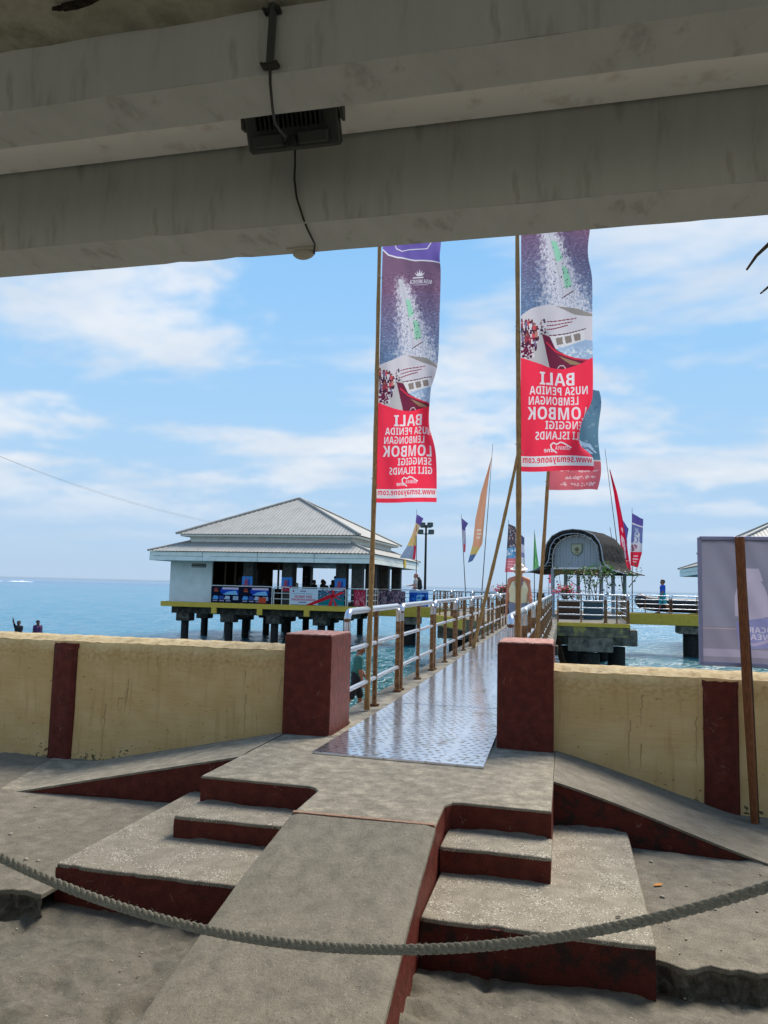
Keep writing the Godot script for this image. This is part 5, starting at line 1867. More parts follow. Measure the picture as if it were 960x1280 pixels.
	var scene := top.duplicate()
	scene.append(Vector2(1, y.call(0.85)))
	scene.append(Vector2(0, y.call(0.85)))
	p.poly(scene, srgb(206, 200, 206))
	p.poly([Vector2(0.5, y.call(1.42)), Vector2(0.8, y.call(1.40)), Vector2(1, y.call(1.33)), Vector2(1, y.call(1.31)), Vector2(0.75, y.call(1.35))], srgb(150, 144, 140))
	p.poly([Vector2(0.08, y.call(0.98)), Vector2(0.28, y.call(1.2)), Vector2(0.4, y.call(1.2)), Vector2(0.5, y.call(0.85)), Vector2(0.1, y.call(0.85))], srgb(184, 180, 182))
	for i in 26:
		var px := r.randf_range(0.01, 0.25)
		var py := r.randf_range(1.02, 1.22)
		var hh := r.randf_range(0.07, 0.1)
		var top_c: Color = [srgb(214, 206, 210), srgb(150, 60, 74), srgb(96, 50, 78), srgb(190, 130, 120), srgb(120, 110, 140), srgb(206, 80, 90)][r.randi() % 6]
		p.poly([Vector2(px - 0.012, y.call(py)), Vector2(px + 0.012, y.call(py)), Vector2(px + 0.018, y.call(py + hh * 0.5)), Vector2(px - 0.018, y.call(py + hh * 0.5))], srgb(76, 44, 66))
		p.poly([Vector2(px - 0.018, y.call(py + hh * 0.4)), Vector2(px + 0.018, y.call(py + hh * 0.4)), Vector2(px + 0.022, y.call(py + hh)), Vector2(px - 0.022, y.call(py + hh))], top_c)
		p.oval(px, y.call(py + hh + 0.012), 0.013, 0.0036, srgb(110, 66, 66))
	p.speckle(0.0, y.call(1.29), 0.24, y.call(1.02), 40, 0.01, [srgb(106, 40, 62), srgb(186, 120, 116), srgb(222, 214, 218), srgb(78, 34, 58), srgb(160, 60, 80), srgb(196, 170, 170)], r)
	p.speckle(0.0, y.call(1.08), 0.18, y.call(0.96), 120, 0.016, [srgb(84, 36, 62), srgb(120, 50, 76), srgb(206, 200, 206)], r)
	p.speckle(0.28, y.call(1.30), 0.36, y.call(1.16), 24, 0.014, [srgb(70, 60, 80), srgb(150, 120, 126)], r)
	for i in 3:
		p.line([Vector2(0.38, y.call(1.24 + i * 0.035 - 0.03)), Vector2(0.66 + i * 0.06, y.call(1.285 + i * 0.03 - 0.03))], 0.012, srgb(132, 60, 76))
	p.poly([Vector2(0.42, y.call(1.16)), Vector2(0.88, y.call(1.21)), Vector2(0.9, y.call(1.1)), Vector2(0.5, y.call(1.05))], srgb(216, 212, 214))
	p.line([Vector2(0.42, y.call(1.165)), Vector2(0.62, y.call(1.18)), Vector2(0.9, y.call(1.215))], 0.012, srgb(90, 50, 66))
	for i in 3:
		p.poly([Vector2(0.50 + i * 0.12, y.call(1.145 + i * 0.014)), Vector2(0.59 + i * 0.12, y.call(1.155 + i * 0.014)), Vector2(0.6 + i * 0.12, y.call(1.095 + i * 0.014)), Vector2(0.52 + i * 0.12, y.call(1.085 + i * 0.014))], srgb(138, 128, 122))
	p.poly([Vector2(0.5, y.call(1.05)), Vector2(0.9, y.call(1.12)), Vector2(1, y.call(1.1)), Vector2(1, y.call(0.93)), Vector2(0.72, y.call(0.98))], srgb(156, 178, 206))
	p.speckle(0.55, y.call(1.07), 0.98, y.call(0.98), 40, 0.02, [srgb(178, 196, 216), srgb(206, 214, 222)], r)
	p.poly([Vector2(0.3, y.call(1.17)), Vector2(0.42, y.call(1.15)), Vector2(0.5, y.call(1.05)), Vector2(0.75, y.call(0.96)), Vector2(1, y.call(0.93)), Vector2(1, y.call(0.85)), Vector2(0.42, y.call(0.85))], srgb(112, 46, 68))
	p.poly([Vector2(0.52, y.call(1.0)), Vector2(0.8, y.call(0.93)), Vector2(0.9, y.call(0.9)), Vector2(0.7, y.call(0.915))], srgb(150, 124, 98))
	p.line([Vector2(0.37, y.call(1.1)), Vector2(0.5, y.call(1.03)), Vector2(0.75, y.call(0.965)), Vector2(1, y.call(0.93))], 0.022, srgb(214, 60, 78))
	p.line([Vector2(0.52, y.call(0.885)), Vector2(0.55, y.call(0.91)), Vector2(0.6, y.call(0.91)), Vector2(0.63, y.call(0.885))], 0.014, srgb(190, 176, 180))
	p.soften_below(y.call(1.46), 5)
	# red field with the names
	var low := []
	for i in 13:
		var u := i / 12.0
		low.append(Vector2(u, y.call(0.975 - 0.095 * sin(PI * clampf(u * 0.95, 0, 1)) + 0.0 * u)))
	low.append(Vector2(1, 1))
	low.append(Vector2(0, 1))
	p.poly(low, red)
	p.text("BALI", 0.26, y.call(0.845), 0.75, y.call(0.735), white)
	p.text("NUSA PENIDA", 0.12, y.call(0.722), 0.93, y.call(0.65), white)
	p.text("LEMBONGAN", 0.11, y.call(0.636), 0.80, y.call(0.565), white)
	p.text("LOMBOK", 0.095, y.call(0.548), 0.925, y.call(0.44), white)
	p.text("SENGGIGI", 0.34, y.call(0.427), 0.92, y.call(0.356), white)
	p.text("GILI ISLANDS", 0.21, y.call(0.338), 0.93, y.call(0.268), white)
	p.line([Vector2(0.69, y.call(0.20)), Vector2(0.6, y.call(0.235)), Vector2(0.55, y.call(0.245)), Vector2(0.5, y.call(0.225)), Vector2(0.455, y.call(0.24)), Vector2(0.42, y.call(0.222)), Vector2(0.43, y.call(0.19)), Vector2(0.5, y.call(0.155))], 0.02, white)
	p.text("SEMAYA", 0.48, y.call(0.212), 0.68, y.call(0.178), white)
	p.text("one", 0.33, y.call(0.19), 0.46, y.call(0.16), white)
	p.rect(0, y.call(0.13), 1, y.call(0.042), white)
	p.text("www.semayaone.com", 0.03, y.call(0.116), 0.98, y.call(0.054), srgb(226, 52, 74))
	return p.texture()

func big_flag(called: String, label: String, base: Vector3, pole_top: Vector3, hem: float, height: float, width: float, wave: Callable, mat: Material, group := "", pole_r := 0.022) -> Node3D:
	var t := thing(called, label, "flag", base, 0.0, group)
	var s := Shape.new()
	var n := 26
	var path := []
	var rad := []
	var d := pole_top - base
	for i in n + 1:
		var u := float(i) / n
		path.append(d * u + Vector3(0.012 * sin(u * 5.0), 0, 0.012 * sin(u * 4.0 + 1.0)))
		rad.append(pole_r * lerpf(1.15, 0.7, u) * (1.14 if i % 3 == 0 else 1.0))
	s.tube(path, rad, 10)
	obj("bamboo_pole", s, M.bamboo, t)
	s = Shape.new()
	var nu := 44
	var nv := 150
	var grid := []
	for j in nv + 1:
		var w := float(j) / nv
		var y := hem + height * (1.0 - w)
		var o := base + d * ((y - base.y) / d.y) - base
		var pos := Vector3(o.x + pole_r * 1.2, o.y, o.z)
		var row := [pos]
		for i in nu:
			var th: float = wave.call((i + 0.5) / nu, y - hem)
			pos += Vector3(cos(th), 0.0, -sin(th)) * width / nu
			row.append(pos + Vector3(0, 0.006 * sin(float(i) / nu * 5.0 + y * 2.0), 0))
		grid.append(row)
	s.sheet(nu, nv, func(u, w): return grid[roundi(w * nv)][roundi(u * nu)])
	obj("cloth", s, mat, t)
	for k in 4:   # ties
		var y := hem + height * (0.06 + 0.3 * k)
		var o := base + d * ((y - base.y) / d.y) - base
		s = Shape.new()
		s.tube([o + Vector3(-pole_r, 0.03, 0.01), o + Vector3(0.0, 0.005, pole_r + 0.004), o + Vector3(pole_r + 0.01, -0.03, 0.01), o + Vector3(pole_r + 0.03, -0.06, 0.012)], 0.003, 5)
		obj("tie", s, M.cap, t)
	return t

func small_flag(label: String, base: Vector3, tip: Vector3, left: Array, right: Array, tx: Texture2D, amp: float, pole_r := 0.03, group := "far flags on the pier") -> void:   # edges as points from top to bottom
	var t := thing("flag", label, "flag", base, 0.0, group)
	var s := Shape.new()
	var path := []
	var rad := []
	for i in 13:
		var u := i / 12.0
		path.append((tip - base) * u)
		rad.append(lerpf(pole_r, pole_r * 0.35, u))
	s.tube(path, rad, 7)
	obj("pole", s, M.stem, t)
	s = Shape.new()
	var along := func(e: Array, w: float) -> Vector2:
		var q := w * (e.size() - 1)
		var k := mini(int(q), e.size() - 2)
		return e[k].lerp(e[k + 1], q - k)
	s.sheet(16, 40, func(u, w):
		var a: Vector2 = along.call(left, w)
		var b: Vector2 = along.call(right, w)
		var q := a.lerp(b, u)
		return Vector3(q.x, q.y, base.z + 0.02 + amp * sin(u * 7.0 + w * 5.0) * u) - base)
	obj("cloth", s, cloth_mat(tx), t)

func quick_print(bands: Array, marks: Array, text_rows: Array, sd: int) -> ImageTexture:
	var p := Print.new(160, 480, bands[0][1])
	p.mirrored = true
	var r := RandomNumberGenerator.new()
	r.seed = sd
	for b in bands:
		p.rect(0, b[0], 1, 1, b[1])
	for m in marks:
		p.speckle(m[0], m[1], m[2], m[3], m[4], m[5], m[6], r)
	for q in text_rows:
		p.rect(q[0], q[1], q[2], q[3], q[4])
	return p.texture()

func make_flags() -> void:
	var print := big_flag_print()
	var cm := cloth_mat(print, 1.0)
	big_flag("travel_flag", "tall red and purple ferry flag on the bamboo pole tied to the left railing", Vector3(-1.815, deck_y(-7.1), -7.12), Vector3(-1.795, 6.1, -7.12), 2.41, 3.4, 0.61,
		func(u, y):
			var b := exp(-pow((y - 0.92) / 0.36, 2)) * 1.75 + exp(-pow((y - 2.42) / 0.12, 2)) * 0.5 + 0.12
			return 0.34 * sin(u * 6.5 + y * 1.5) + 0.2 * sin(u * 12.0 - y * 4.0) + 0.1 * sin(u * 25.0 + y * 9.0) + b * smoothstep(0.70, 1.0, u), cm, "tall ferry flags")
	big_flag("travel_flag", "tall red and purple ferry flag nearest the right pillar, lower corner curling over", Vector3(-0.392, deck_y(-6.45), -6.5), Vector3(-0.415, 6.1, -6.5), 2.60, 3.4, 0.615,
		func(u, y):
			var b := exp(-pow((y - 0.30 - 0.5 * (u - 0.8)) / 0.19, 2)) * 2.7 + exp(-pow((y - 1.9) / 0.25, 2)) * 0.9
			return 0.32 * sin(u * 6.0 - y * 1.6 + 0.8) + 0.18 * sin(u * 13.0 + y * 3.0) + 0.1 * sin(u * 27.0 - y * 8.0) + b * smoothstep(0.58, 1.0, u), cm, "tall ferry flags")

	# blue and pink flag half hidden behind it
	var r := RandomNumberGenerator.new()
	r.seed = 3
	var p := Print.new(500, 1400, srgb(96, 130, 152))
	p.mirrored = true
	p.fade(0, 0.66, srgb(112, 146, 168), srgb(84, 122, 146))
	p.poly([Vector2(0.35, 0.6), Vector2(0.55, 0.5), Vector2(0.85, 0.53), Vector2(0.95, 0.62), Vector2(0.5, 0.66)], srgb(168, 196, 222))
	p.line([Vector2(0.5, 0.6), Vector2(0.8, 0.57), Vector2(0.9, 0.62)], 0.03, srgb(70, 96, 116))
	p.speckle(0, 0.1, 1, 0.6, 60, 0.03, [srgb(122, 152, 172), srgb(90, 126, 150)], r)
	p.rect(0, 0.70, 1, 1, srgb(214, 108, 120))
	p.rect(0, 0.69, 1, 0.705, srgb(214, 206, 204))
	p.speckle(0.2, 0.78, 0.95, 0.82, 50, 0.02, [srgb(230, 190, 194)], r)
	p.speckle(0.3, 0.86, 0.9, 0.89, 40, 0.02, [srgb(230, 190, 194)], r)
	p.speckle(0.2, 0.93, 0.9, 0.96, 40, 0.02, [srgb(230, 190, 194)], r)
	big_flag("travel_flag", "faded blue and pink flag half hidden behind the right ferry flag", Vector3(-0.36, deck_y(-8.5), -8.62), Vector3(-0.06, 5.2, -8.9), 2.73, 1.12, 0.60,
		func(u, y):
			var b := 1.3 * smoothstep(0.5, 1.0, u) * (0.5 + 0.5 * sin(y * 5.0))
			return -0.2 + 0.75 * sin(u * 6.5 - y * 3.4) + 0.25 * sin(u * 15.0 + y * 6.0) + b, cloth_mat(p.texture(), 0.85), "", 0.02)

	# leaning bamboo behind it
	var s := Shape.new()
	var path := []
	var rad := []
	for i in 27:
		var u := i / 26.0
		path.append(Vector3(-1.72, deck_y(-14.8), -14.8).lerp(Vector3(-0.72, 4.85, -14.2), u) + Vector3(0.03 * sin(u * PI), 0, 0))
		rad.append(lerpf(0.036, 0.026, u) * (1.15 if i % 3 == 0 else 1.0))
	s.tube(path, rad, 10)
	tag(obj("bamboo_pole", s, M.bamboo), "bare bamboo pole leaning over the walkway behind the right ferry flag", "pole")

	# far flags, on the platform, the jetty and the pavilion
	var z := -42.8
	var k := (-z + 0.0) / 40.0
	var up := func(q: float) -> float: return 1.6 + (q - 1.6) * k
	var V := func(x: float, y: float) -> Vector2: return Vector2(x * k, up.call(y))
	small_flag("peach feather flag with a frayed yellow and blue tail, tallest of the far flags", Vector3(-4.289 * k, 0.58, z), Vector3(-3.75 * k, up.call(9.2), z),
		[V.call(-3.83, 8.4), V.call(-4.35, 6.6), V.call(-4.62, 5.2), V.call(-4.72, 4.0), V.call(-4.98, 2.95)], [V.call(-3.80, 8.5), V.call(-4.0, 6.8), V.call(-4.15, 5.2), V.call(-4.25, 3.95), V.call(-4.75, 3.05)],
		quick_print([[0.0, srgb(222, 160, 126)], [0.80, srgb(206, 180, 110)], [0.9, srgb(96, 120, 160)]], [], [[0.25, 0.6, 0.8, 0.62, srgb(236, 206, 190)], [0.3, 0.64, 0.85, 0.66, srgb(236, 206, 190)], [0.3, 0.68, 0.75, 0.7, srgb(236, 206, 190)]], 1), 0.08)
	small_flag("twisted purple and yellow flag blowing over the first pavilion's eave", Vector3(-7.68 * k, 0.58, z), Vector3(-7.74 * k, up.call(5.75), z),
		[V.call(-7.74, 5.5), V.call(-7.80, 4.95), V.call(-8.0, 4.3), V.call(-8.25, 3.75), V.call(-8.62, 3.15)], [V.call(-7.35, 5.25), V.call(-7.55, 4.75), V.call(-7.74, 4.3), V.call(-7.76, 3.7), V.call(-7.78, 3.1)],
		quick_print([[0.0, srgb(110, 90, 160)], [0.2, srgb(222, 190, 150)], [0.45, srgb(216, 190, 120)], [0.72, srgb(150, 164, 186)]], [[0.1, 0.3, 0.9, 0.7, 30, 0.06, [srgb(220, 160, 170), srgb(206, 176, 100)]]], [[0.82, 0.7, 1.0, 1.0, srgb(214, 60, 84)]], 2), 0.15)
	small_flag("small crumpled purple and white flag on a thin whip", Vector3(-5.03 * k, 0.58, z), Vector3(-5.36 * k, up.call(5.5), z),
		[V.call(-5.34, 5.3), V.call(-5.30, 4.8), V.call(-5.24, 4.2), V.call(-5.20, 3.5)], [V.call(-4.98, 5.0), V.call(-5.12, 4.75), V.call(-5.1, 4.1), V.call(-5.13, 3.5)],
		quick_print([[0.0, srgb(104, 92, 150)], [0.4, srgb(178, 176, 196)], [0.78, srgb(206, 92, 112)]], [], [], 3), 0.1)
	small_flag("dark patterned banner flag with a blue and pink foot behind the woman", Vector3(-3.02 * k, 0.58, z), Vector3(-2.9 * k, up.call(5.2), z),
		[V.call(-2.90, 5.0), V.call(-2.95, 4.2), V.call(-3.0, 3.3), V.call(-3.07, 2.5)], [V.call(-2.55, 4.85), V.call(-2.42, 4.3), V.call(-2.45, 3.3), V.call(-2.50, 2.52)],
		quick_print([[0.0, srgb(92, 84, 92)], [0.5, srgb(110, 160, 196)], [0.7, srgb(222, 120, 130)]], [[0.1, 0.05, 0.9, 0.48, 80, 0.05, [srgb(196, 150, 140), srgb(60, 60, 76), srgb(170, 170, 180)]], [0.0, 0.52, 1.0, 0.68, 24, 0.08, [srgb(210, 220, 230), srgb(70, 120, 170)]]], [[0.1, 0.76, 0.8, 0.78, srgb(236, 180, 186)], [0.1, 0.82, 0.8, 0.84, srgb(236, 180, 186)], [0.1, 0.88, 0.6, 0.9, srgb(236, 180, 186)]], 4), 0.06)
	small_flag("striped purple and white flag just beside the dark patterned one", Vector3(-2.42 * k, 0.58, z - 0.3), Vector3(-2.30 * k, up.call(4.7), z - 0.3),
		[V.call(-2.32, 4.5), V.call(-2.36, 3.6), V.call(-2.4, 2.6)], [V.call(-2.1, 4.3), V.call(-2.1, 3.5), V.call(-2.05, 2.5)],
		quick_print([[0.0, srgb(90, 96, 130)], [0.25, srgb(200, 200, 214)], [0.5, srgb(140, 136, 176)], [0.62, srgb(214, 214, 222)], [0.82, srgb(222, 120, 140)]], [], [], 5), 0.08)
	small_flag("narrow green feather flag to the side of the hut", Vector3(-1.57 * k, 0.58, z), Vector3(-1.59 * k, up.call(4.7), z),
		[V.call(-1.59, 4.55), V.call(-1.62, 3.6), V.call(-1.66, 2.5)], [V.call(-1.56, 4.5), V.call(-1.45, 3.5), V.call(-1.32, 2.55)],
		quick_print([[0.0, srgb(110, 176, 110)]], [[0, 0.3, 1, 1, 26, 0.1, [srgb(140, 196, 136), srgb(90, 156, 96)]]], [], 6), 0.05)
	small_flag("tall slanting red feather flag beside the hut's roof", Vector3(2.8 * k, 0.58, z + 1.0), Vector3(1.862 * k, up.call(8.67), z + 1.0),
		[V.call(2.07, 7.6), V.call(2.28, 6.4), V.call(2.44, 5.2), V.call(2.55, 4.1), V.call(2.62, 3.2)], [V.call(2.09, 7.65), V.call(2.42, 6.5), V.call(2.66, 5.3), V.call(2.85, 4.1), V.call(2.94, 3.15)],
		quick_print([[0.0, srgb(196, 34, 62)], [0.2, srgb(222, 34, 66)]], [[0.3, 0.62, 0.7, 0.98, 12, 0.12, [srgb(232, 190, 200)]]], [], 7), 0.06)
	small_flag("purple and red ferry flag flying full at the far jetty, rightmost of the far flags", Vector3(3.17 * k, 0.58, z), Vector3(3.2 * k, up.call(5.8), z),
		[V.call(3.2, 5.55), V.call(3.16, 4.6), V.call(3.10, 3.6), V.call(3.1, 2.95)], [V.call(3.72, 5.25), V.call(3.68, 4.5), V.call(3.66, 3.6), V.call(3.45, 2.85)],
		quick_print([[0.0, srgb(100, 88, 156)], [0.16, srgb(214, 210, 220)], [0.19, srgb(110, 116, 166)], [0.5, srgb(206, 200, 206)], [0.66, srgb(226, 44, 70)]], [[0.3, 0.24, 0.7, 0.5, 40, 0.08, [srgb(206, 206, 214), srgb(170, 176, 200)]], [0.0, 0.54, 0.5, 0.64, 16, 0.06, [srgb(150, 100, 116)]]], [[0.3, 0.74, 0.7, 0.77, srgb(236, 200, 206)], [0.2, 0.81, 0.8, 0.84, srgb(236, 200, 206)], [0.25, 0.88, 0.7, 0.9, srgb(236, 200, 206)]], 8), 0.1)
	small_flag("limp purple and red ferry flag between the red feather and the full one", Vector3(2.94 * k, 0.58, z - 0.4), Vector3(2.72 * k, up.call(5.5), z - 0.4),
		[V.call(2.74, 5.3), V.call(2.80, 4.4), V.call(2.86, 3.6), V.call(2.92, 2.7)], [V.call(3.05, 4.8), V.call(2.96, 4.3), V.call(3.02, 3.6), V.call(3.17, 2.75)],
		quick_print([[0.0, srgb(100, 92, 160)], [0.45, srgb(180, 186, 204)], [0.6, srgb(222, 60, 84)]], [], [[0.2, 0.72, 0.8, 0.75, srgb(236, 200, 206)], [0.2, 0.8, 0.8, 0.83, srgb(236, 200, 206)]], 9), 0.1)
	small_flag("little pink flag low beneath the hut's eave", Vector3(-0.86 * k, 0.58, z), Vector3(-0.85 * k, up.call(2.6), z),
		[V.call(-0.86, 2.52), V.call(-0.87, 2.0)], [V.call(-0.54, 2.5), V.call(-0.62, 1.95)],
		quick_print([[0.0, srgb(232, 110, 136)]], [], [[0.2, 0.4, 0.8, 0.46, srgb(240, 180, 190)]], 10), 0.04)

	# tarpaulin sign on a stake, seen from behind with its print showing through
	var t := thing("tarpaulin_sign", "lilac drink banner seen from behind, stretched on a timber stake at the wall", "sign", Vector3(1.185, 0.1, -5.70))
	p = Print.new(720, 1000, srgb(126, 126, 168))
	p.mirrored = true
	p.fade(0, 1, srgb(122, 123, 140), srgb(130, 132, 150))
	p.rect(0, 0.70, 1, 1, srgb(126, 123, 140))
	p.rect(0, 0.715, 0.5, 0.722, srgb(160, 146, 150))
	p.oval(0.53, 0.5, 0.17, 0.2, srgb(164, 157, 178))
	p.rect(0.36, 0.45, 0.70, 0.62, srgb(164, 157, 178))
	p.poly([Vector2(0.44, 0.24), Vector2(0.62, 0.24), Vector2(0.66, 0.34), Vector2(0.4, 0.34)], srgb(166, 159, 180))
	p.poly([Vector2(0.36, 0.66), Vector2(0.72, 0.62), Vector2(0.9, 0.6), Vector2(0.9, 0.85), Vector2(0.4, 0.88)], srgb(126, 128, 170))
	p.line([Vector2(0.42, 0.82), Vector2(0.55, 0.84), Vector2(0.68, 0.81), Vector2(0.75, 0.77)], 0.03, srgb(160, 152, 180))
	p.text("POCARI", 0.46, 0.70, 0.80, 0.745, srgb(182, 176, 196))
	p.text("SWEAT", 0.46, 0.755, 0.78, 0.80, srgb(182, 176, 196))
	p.rect(0, 0.88, 1, 0.94, srgb(150, 143, 164))
	s = Shape.new()
	s.sheet(30, 30, func(u, w): return Vector3(-0.275 + u * 0.62, 1.895 - w * 0.87, -0.065 + 0.012 * sin(u * 6.0 + w * 3.0) * sin(w * 7.0) * sin(u * PI) + 0.004 * sin(u * 22.0 - w * 16.0) * sin(u * PI)))
	var tarp := cloth_mat(p.texture(), 1.0)
	obj("tarpaulin", s, tarp, t)
	s = Shape.new()
	for q in [[Vector3(-0.275, 1.02, -0.065), Vector3(-0.275, 1.9, -0.065)], [Vector3(0.345, 1.02, -0.065), Vector3(0.345, 1.9, -0.065)], [Vector3(-0.275, 1.895, -0.065), Vector3(0.345, 1.895, -0.065)], [Vector3(-0.275, 1.025, -0.065), Vector3(0.345, 1.025, -0.065)]]:
		s.bar(q[0], q[1], 0.026, 0.026, 0.004)
	obj("hem", s, plain(srgb(150, 148, 176), 0.8), t)
	s = Shape.new()
	s.tube([Vector3(0.03, -0.12, 0.02), Vector3(0.0, 0.9, -0.005), Vector3(-0.022, 1.9, -0.02)], [0.024, 0.031, 0.033], 7)
	obj("stake", s, M.timber, t)
	s = Shape.new()
	s.tube([Vector3(0.05, -0.1, 0.0), Vector3(0.03, 0.9, -0.02), Vector3(0.008, 1.6, -0.028)], [0.014, 0.016, 0.012], 6)
	obj("thin_stake", s, M.dark_wood, t)

# ------------------------------------------------------------------ hut and other things on the pier
func bell(u: float, grow: float) -> Vector2:   # half outline of the hut's roof, u from crown to eave
	var p := [Vector2(0, 3.95), Vector2(0.45, 3.89), Vector2(0.85, 3.66), Vector2(1.1, 3.28), Vector2(1.17, 2.85), Vector2(1.2, 2.5), Vector2(1.32, 2.25), Vector2(1.62, 2.05), Vector2(2.05, 1.93)]
	var q := u * (p.size() - 1)
	var k := mini(int(q), p.size() - 2)
	var a: Vector2 = p[k].lerp(p[k + 1], q - k)
	return Vector2(a.x * grow, lerpf(1.93, a.y, grow))

func make_hut() -> void:
	var f := FastNoiseLite.new()
	f.seed = 44
	f.frequency = 4.0
	var t := thing("thatched_hut", "small hut with black bell shaped thatched roof and grey gable on the platform", "hut", Vector3(0.45, 0.55, -34.2), deg_to_rad(-24.0))
	t.scale = Vector3(1.12, 0.94, 1.0)
	var s := Shape.new()
	for inner in 2:
		s.sheet(64, 26, func(u, w):
			var side := -1.0 if u < 0.5 else 1.0
			var q := absf(u - 0.5) * 2.0
			var grow := 1.0 - 0.30 * pow(maxf(0.0, w - 0.55) / 0.45, 2.0)
			var b := bell(q, grow)
			var fuzz := 0.03 * f.get_noise_3d(b.x * side * 2.0, b.y * 2.0, w * 9.0)
			b += (b - Vector2(0, 2.6)).normalized() * (fuzz if inner == 0 else -0.13)
			var drop := 0.1 * q * q * sin(w * 9.0) * 0.3
			return Vector3(side * b.x, b.y + drop, 0.45 - 3.7 * w + 0.05 * f.get_noise_2d(u * 40.0, 2.0) * (1.0 if w < 0.01 else 0.0)))
	s.sheet(64, 1, func(u, w):   # thickness at the front rim
		var side := -1.0 if u < 0.5 else 1.0
		var b := bell(absf(u - 0.5) * 2.0, 1.0)
		b += (b - Vector2(0, 2.6)).normalized() * (-0.13 * w)
		return Vector3(side * b.x, b.y, 0.45))
	s.sheet(40, 6, func(u, w):   # rounded back
		var side := -1.0 if u < 0.5 else 1.0
		var b := bell(absf(u - 0.5) * 2.0, 0.7)
		return Vector3(side * b.x * (1.0 - w), lerpf(b.y, 1.93, w * 0.6), -3.25 - 0.2 * sin(w * PI / 2)))
	obj("roof", s, M.thatch, t)
	# rim battens
	for ring in [[0.02, 0.44], [-0.17, 0.40]]:
		s = Shape.new()
		var path := []
		for i in 41:
			var u := i / 40.0
			var side := -1.0 if u < 0.5 else 1.0
			var b := bell(absf(u - 0.5) * 2.0, 1.0)
			b += (b - Vector2(0, 2.6)).normalized() * (ring[0] - 0.03)
			path.append(Vector3(side * b.x, b.y, ring[1] + 0.03))
		s.tube(path, 0.022, 6)
		obj("rim_batten", s, M.board_grey, t)
	for i in 22:
		var u := (i + 0.5) / 22.0
		var side := -1.0 if u < 0.5 else 1.0
		var b := bell(absf(u - 0.5) * 2.0, 1.0)
		var nn := (b - Vector2(0, 2.6)).normalized()
		s = Shape.new()
		var a := b + nn * -0.02
		var c := b + nn * -0.34
		s.tube([Vector3(side * a.x, a.y, 0.46), Vector3(side * c.x, c.y, 0.05)], 0.018, 5)
		obj("batten", s, M.board_grey, t)
	# gable of upright boards
	for i in 15:
		var x0 := -0.93 + i * 0.124
		s = Shape.new()
		var xc := x0 + 0.062
		var yt := 2.75 + sqrt(maxf(0.0, 0.95 * 0.95 - minf(pow(absf(xc), 2), 0.9))) * 0.95
		var e := 0.03 * signf(-xc)
		s.cut([Vector2(x0 + 0.004, 2.2), Vector2(x0 + 0.12, 2.2), Vector2(x0 + 0.12, yt + e), Vector2(x0 + 0.004, yt - e)], Transform3D(Basis.IDENTITY, Vector3(0, 0, 0.02 + 0.008 * (i % 2))), 0.03)
		obj("board", s, M.board_grey, t)
	s = Shape.new()
	s.box(Vector3(0, 2.17, 0.06), Vector3(2.0, 0.09, 0.1), 0.01)
	obj("tie_beam", s, M.rail_white, t)
	s = Shape.new()
	var arch := []
	for i in 25:
		var a := PI * i / 24
		arch.append(Vector3(-cos(a) * 0.98, 2.72 + sin(a) * 0.96, 0.07))
	arch.insert(0, Vector3(-0.98, 2.2, 0.07))
	arch.append(Vector3(0.98, 2.2, 0.07))
	s.tube(arch, 0.03, 6)
	obj("arch_trim", s, M.rail_white, t)
	s = Shape.new()   # crest: a shield
	var sh := [Vector2(-0.24, 0.26), Vector2(0.24, 0.26), Vector2(0.24, -0.1), Vector2(0.14, -0.24), Vector2(0, -0.3), Vector2(-0.14, -0.24), Vector2(-0.24, -0.1)]
	s.cut(sh, Transform3D(Basis.IDENTITY, Vector3(0.02, 3.05, 0.06)), 0.04)
	var crest := obj("crest", s, plain(srgb(112, 122, 112), 0.6), t)
	s = Shape.new()
	var sh2 := []
	for q in sh:
		sh2.append(q * 0.82)
	s.cut(sh2, Transform3D(Basis.IDENTITY, Vector3(0.02, 3.05, 0.085)), 0.012)
	obj("shield_field", s, plain(srgb(160, 164, 140), 0.6), crest)
	s = Shape.new()
	s.ball(Vector3(0.03, 3.04, 0.092), Vector3(0.09, 0.1, 0.012))
	s.box(Vector3(0.03, 2.9, 0.092), Vector3(0.16, 0.03, 0.012))
	obj("shield_emblem", s, plain(srgb(106, 96, 66), 0.6), crest)
	# woven brown panel under the gable with an arched lower edge
	var low := [Vector2(-1.0, 2.13), Vector2(1.0, 2.13), Vector2(1.0, 1.7)]
	for i in 13:
		var a := PI * i / 12
		low.append(Vector2(cos(a) * 0.92, 1.72 + sin(a) * 0.24))
	low.append(Vector2(-1.0, 1.7))
	s = Shape.new()
	s.cut(low, Transform3D(Basis.IDENTITY, Vector3(0, 0, 0.03)), 0.03)
	obj("carved_panel", s, rough_mat(45, [[0.3, srgb(92, 74, 46)], [0.5, srgb(134, 112, 72)], [0.7, srgb(108, 88, 56)]], 0.3, 0.03, M.fine, 1.0, 0.9), t)
	for p in [Vector2(-0.98, 0.05), Vector2(0.98, 0.05), Vector2(-0.98, -2.7), Vector2(0.98, -2.7), Vector2(0.98, -1.3), Vector2(-0.98, -1.3)]:
		s = Shape.new()
		s.box(Vector3(p.x, 1.08, p.y), Vector3(0.12, 2.2, 0.12), 0.01)
		obj("post", s, M.board_grey, t)
	s = Shape.new()
	s.tube([Vector3(0.5, 3.7, -2.6), Vector3(0.42, 4.25, -2.6)], 0.012, 5)
	obj("aerial", s, M.wire, t)

	# planters with flowers and a bushy shrub
	var pots := [[Vector3(0.1, 0.55, -30.6), 0.8, "terracotta planter of pink bougainvillea in front of the hut", true], [Vector3(1.0, 0.55, -30.9), 0.7, "dark planter box with a leafy bare stemmed shrub in front of the hut", false], [Vector3(-2.6, 0.55, -35.0), 0.8, "planter of pink and ochre flowers beyond the slanting railing", true]]
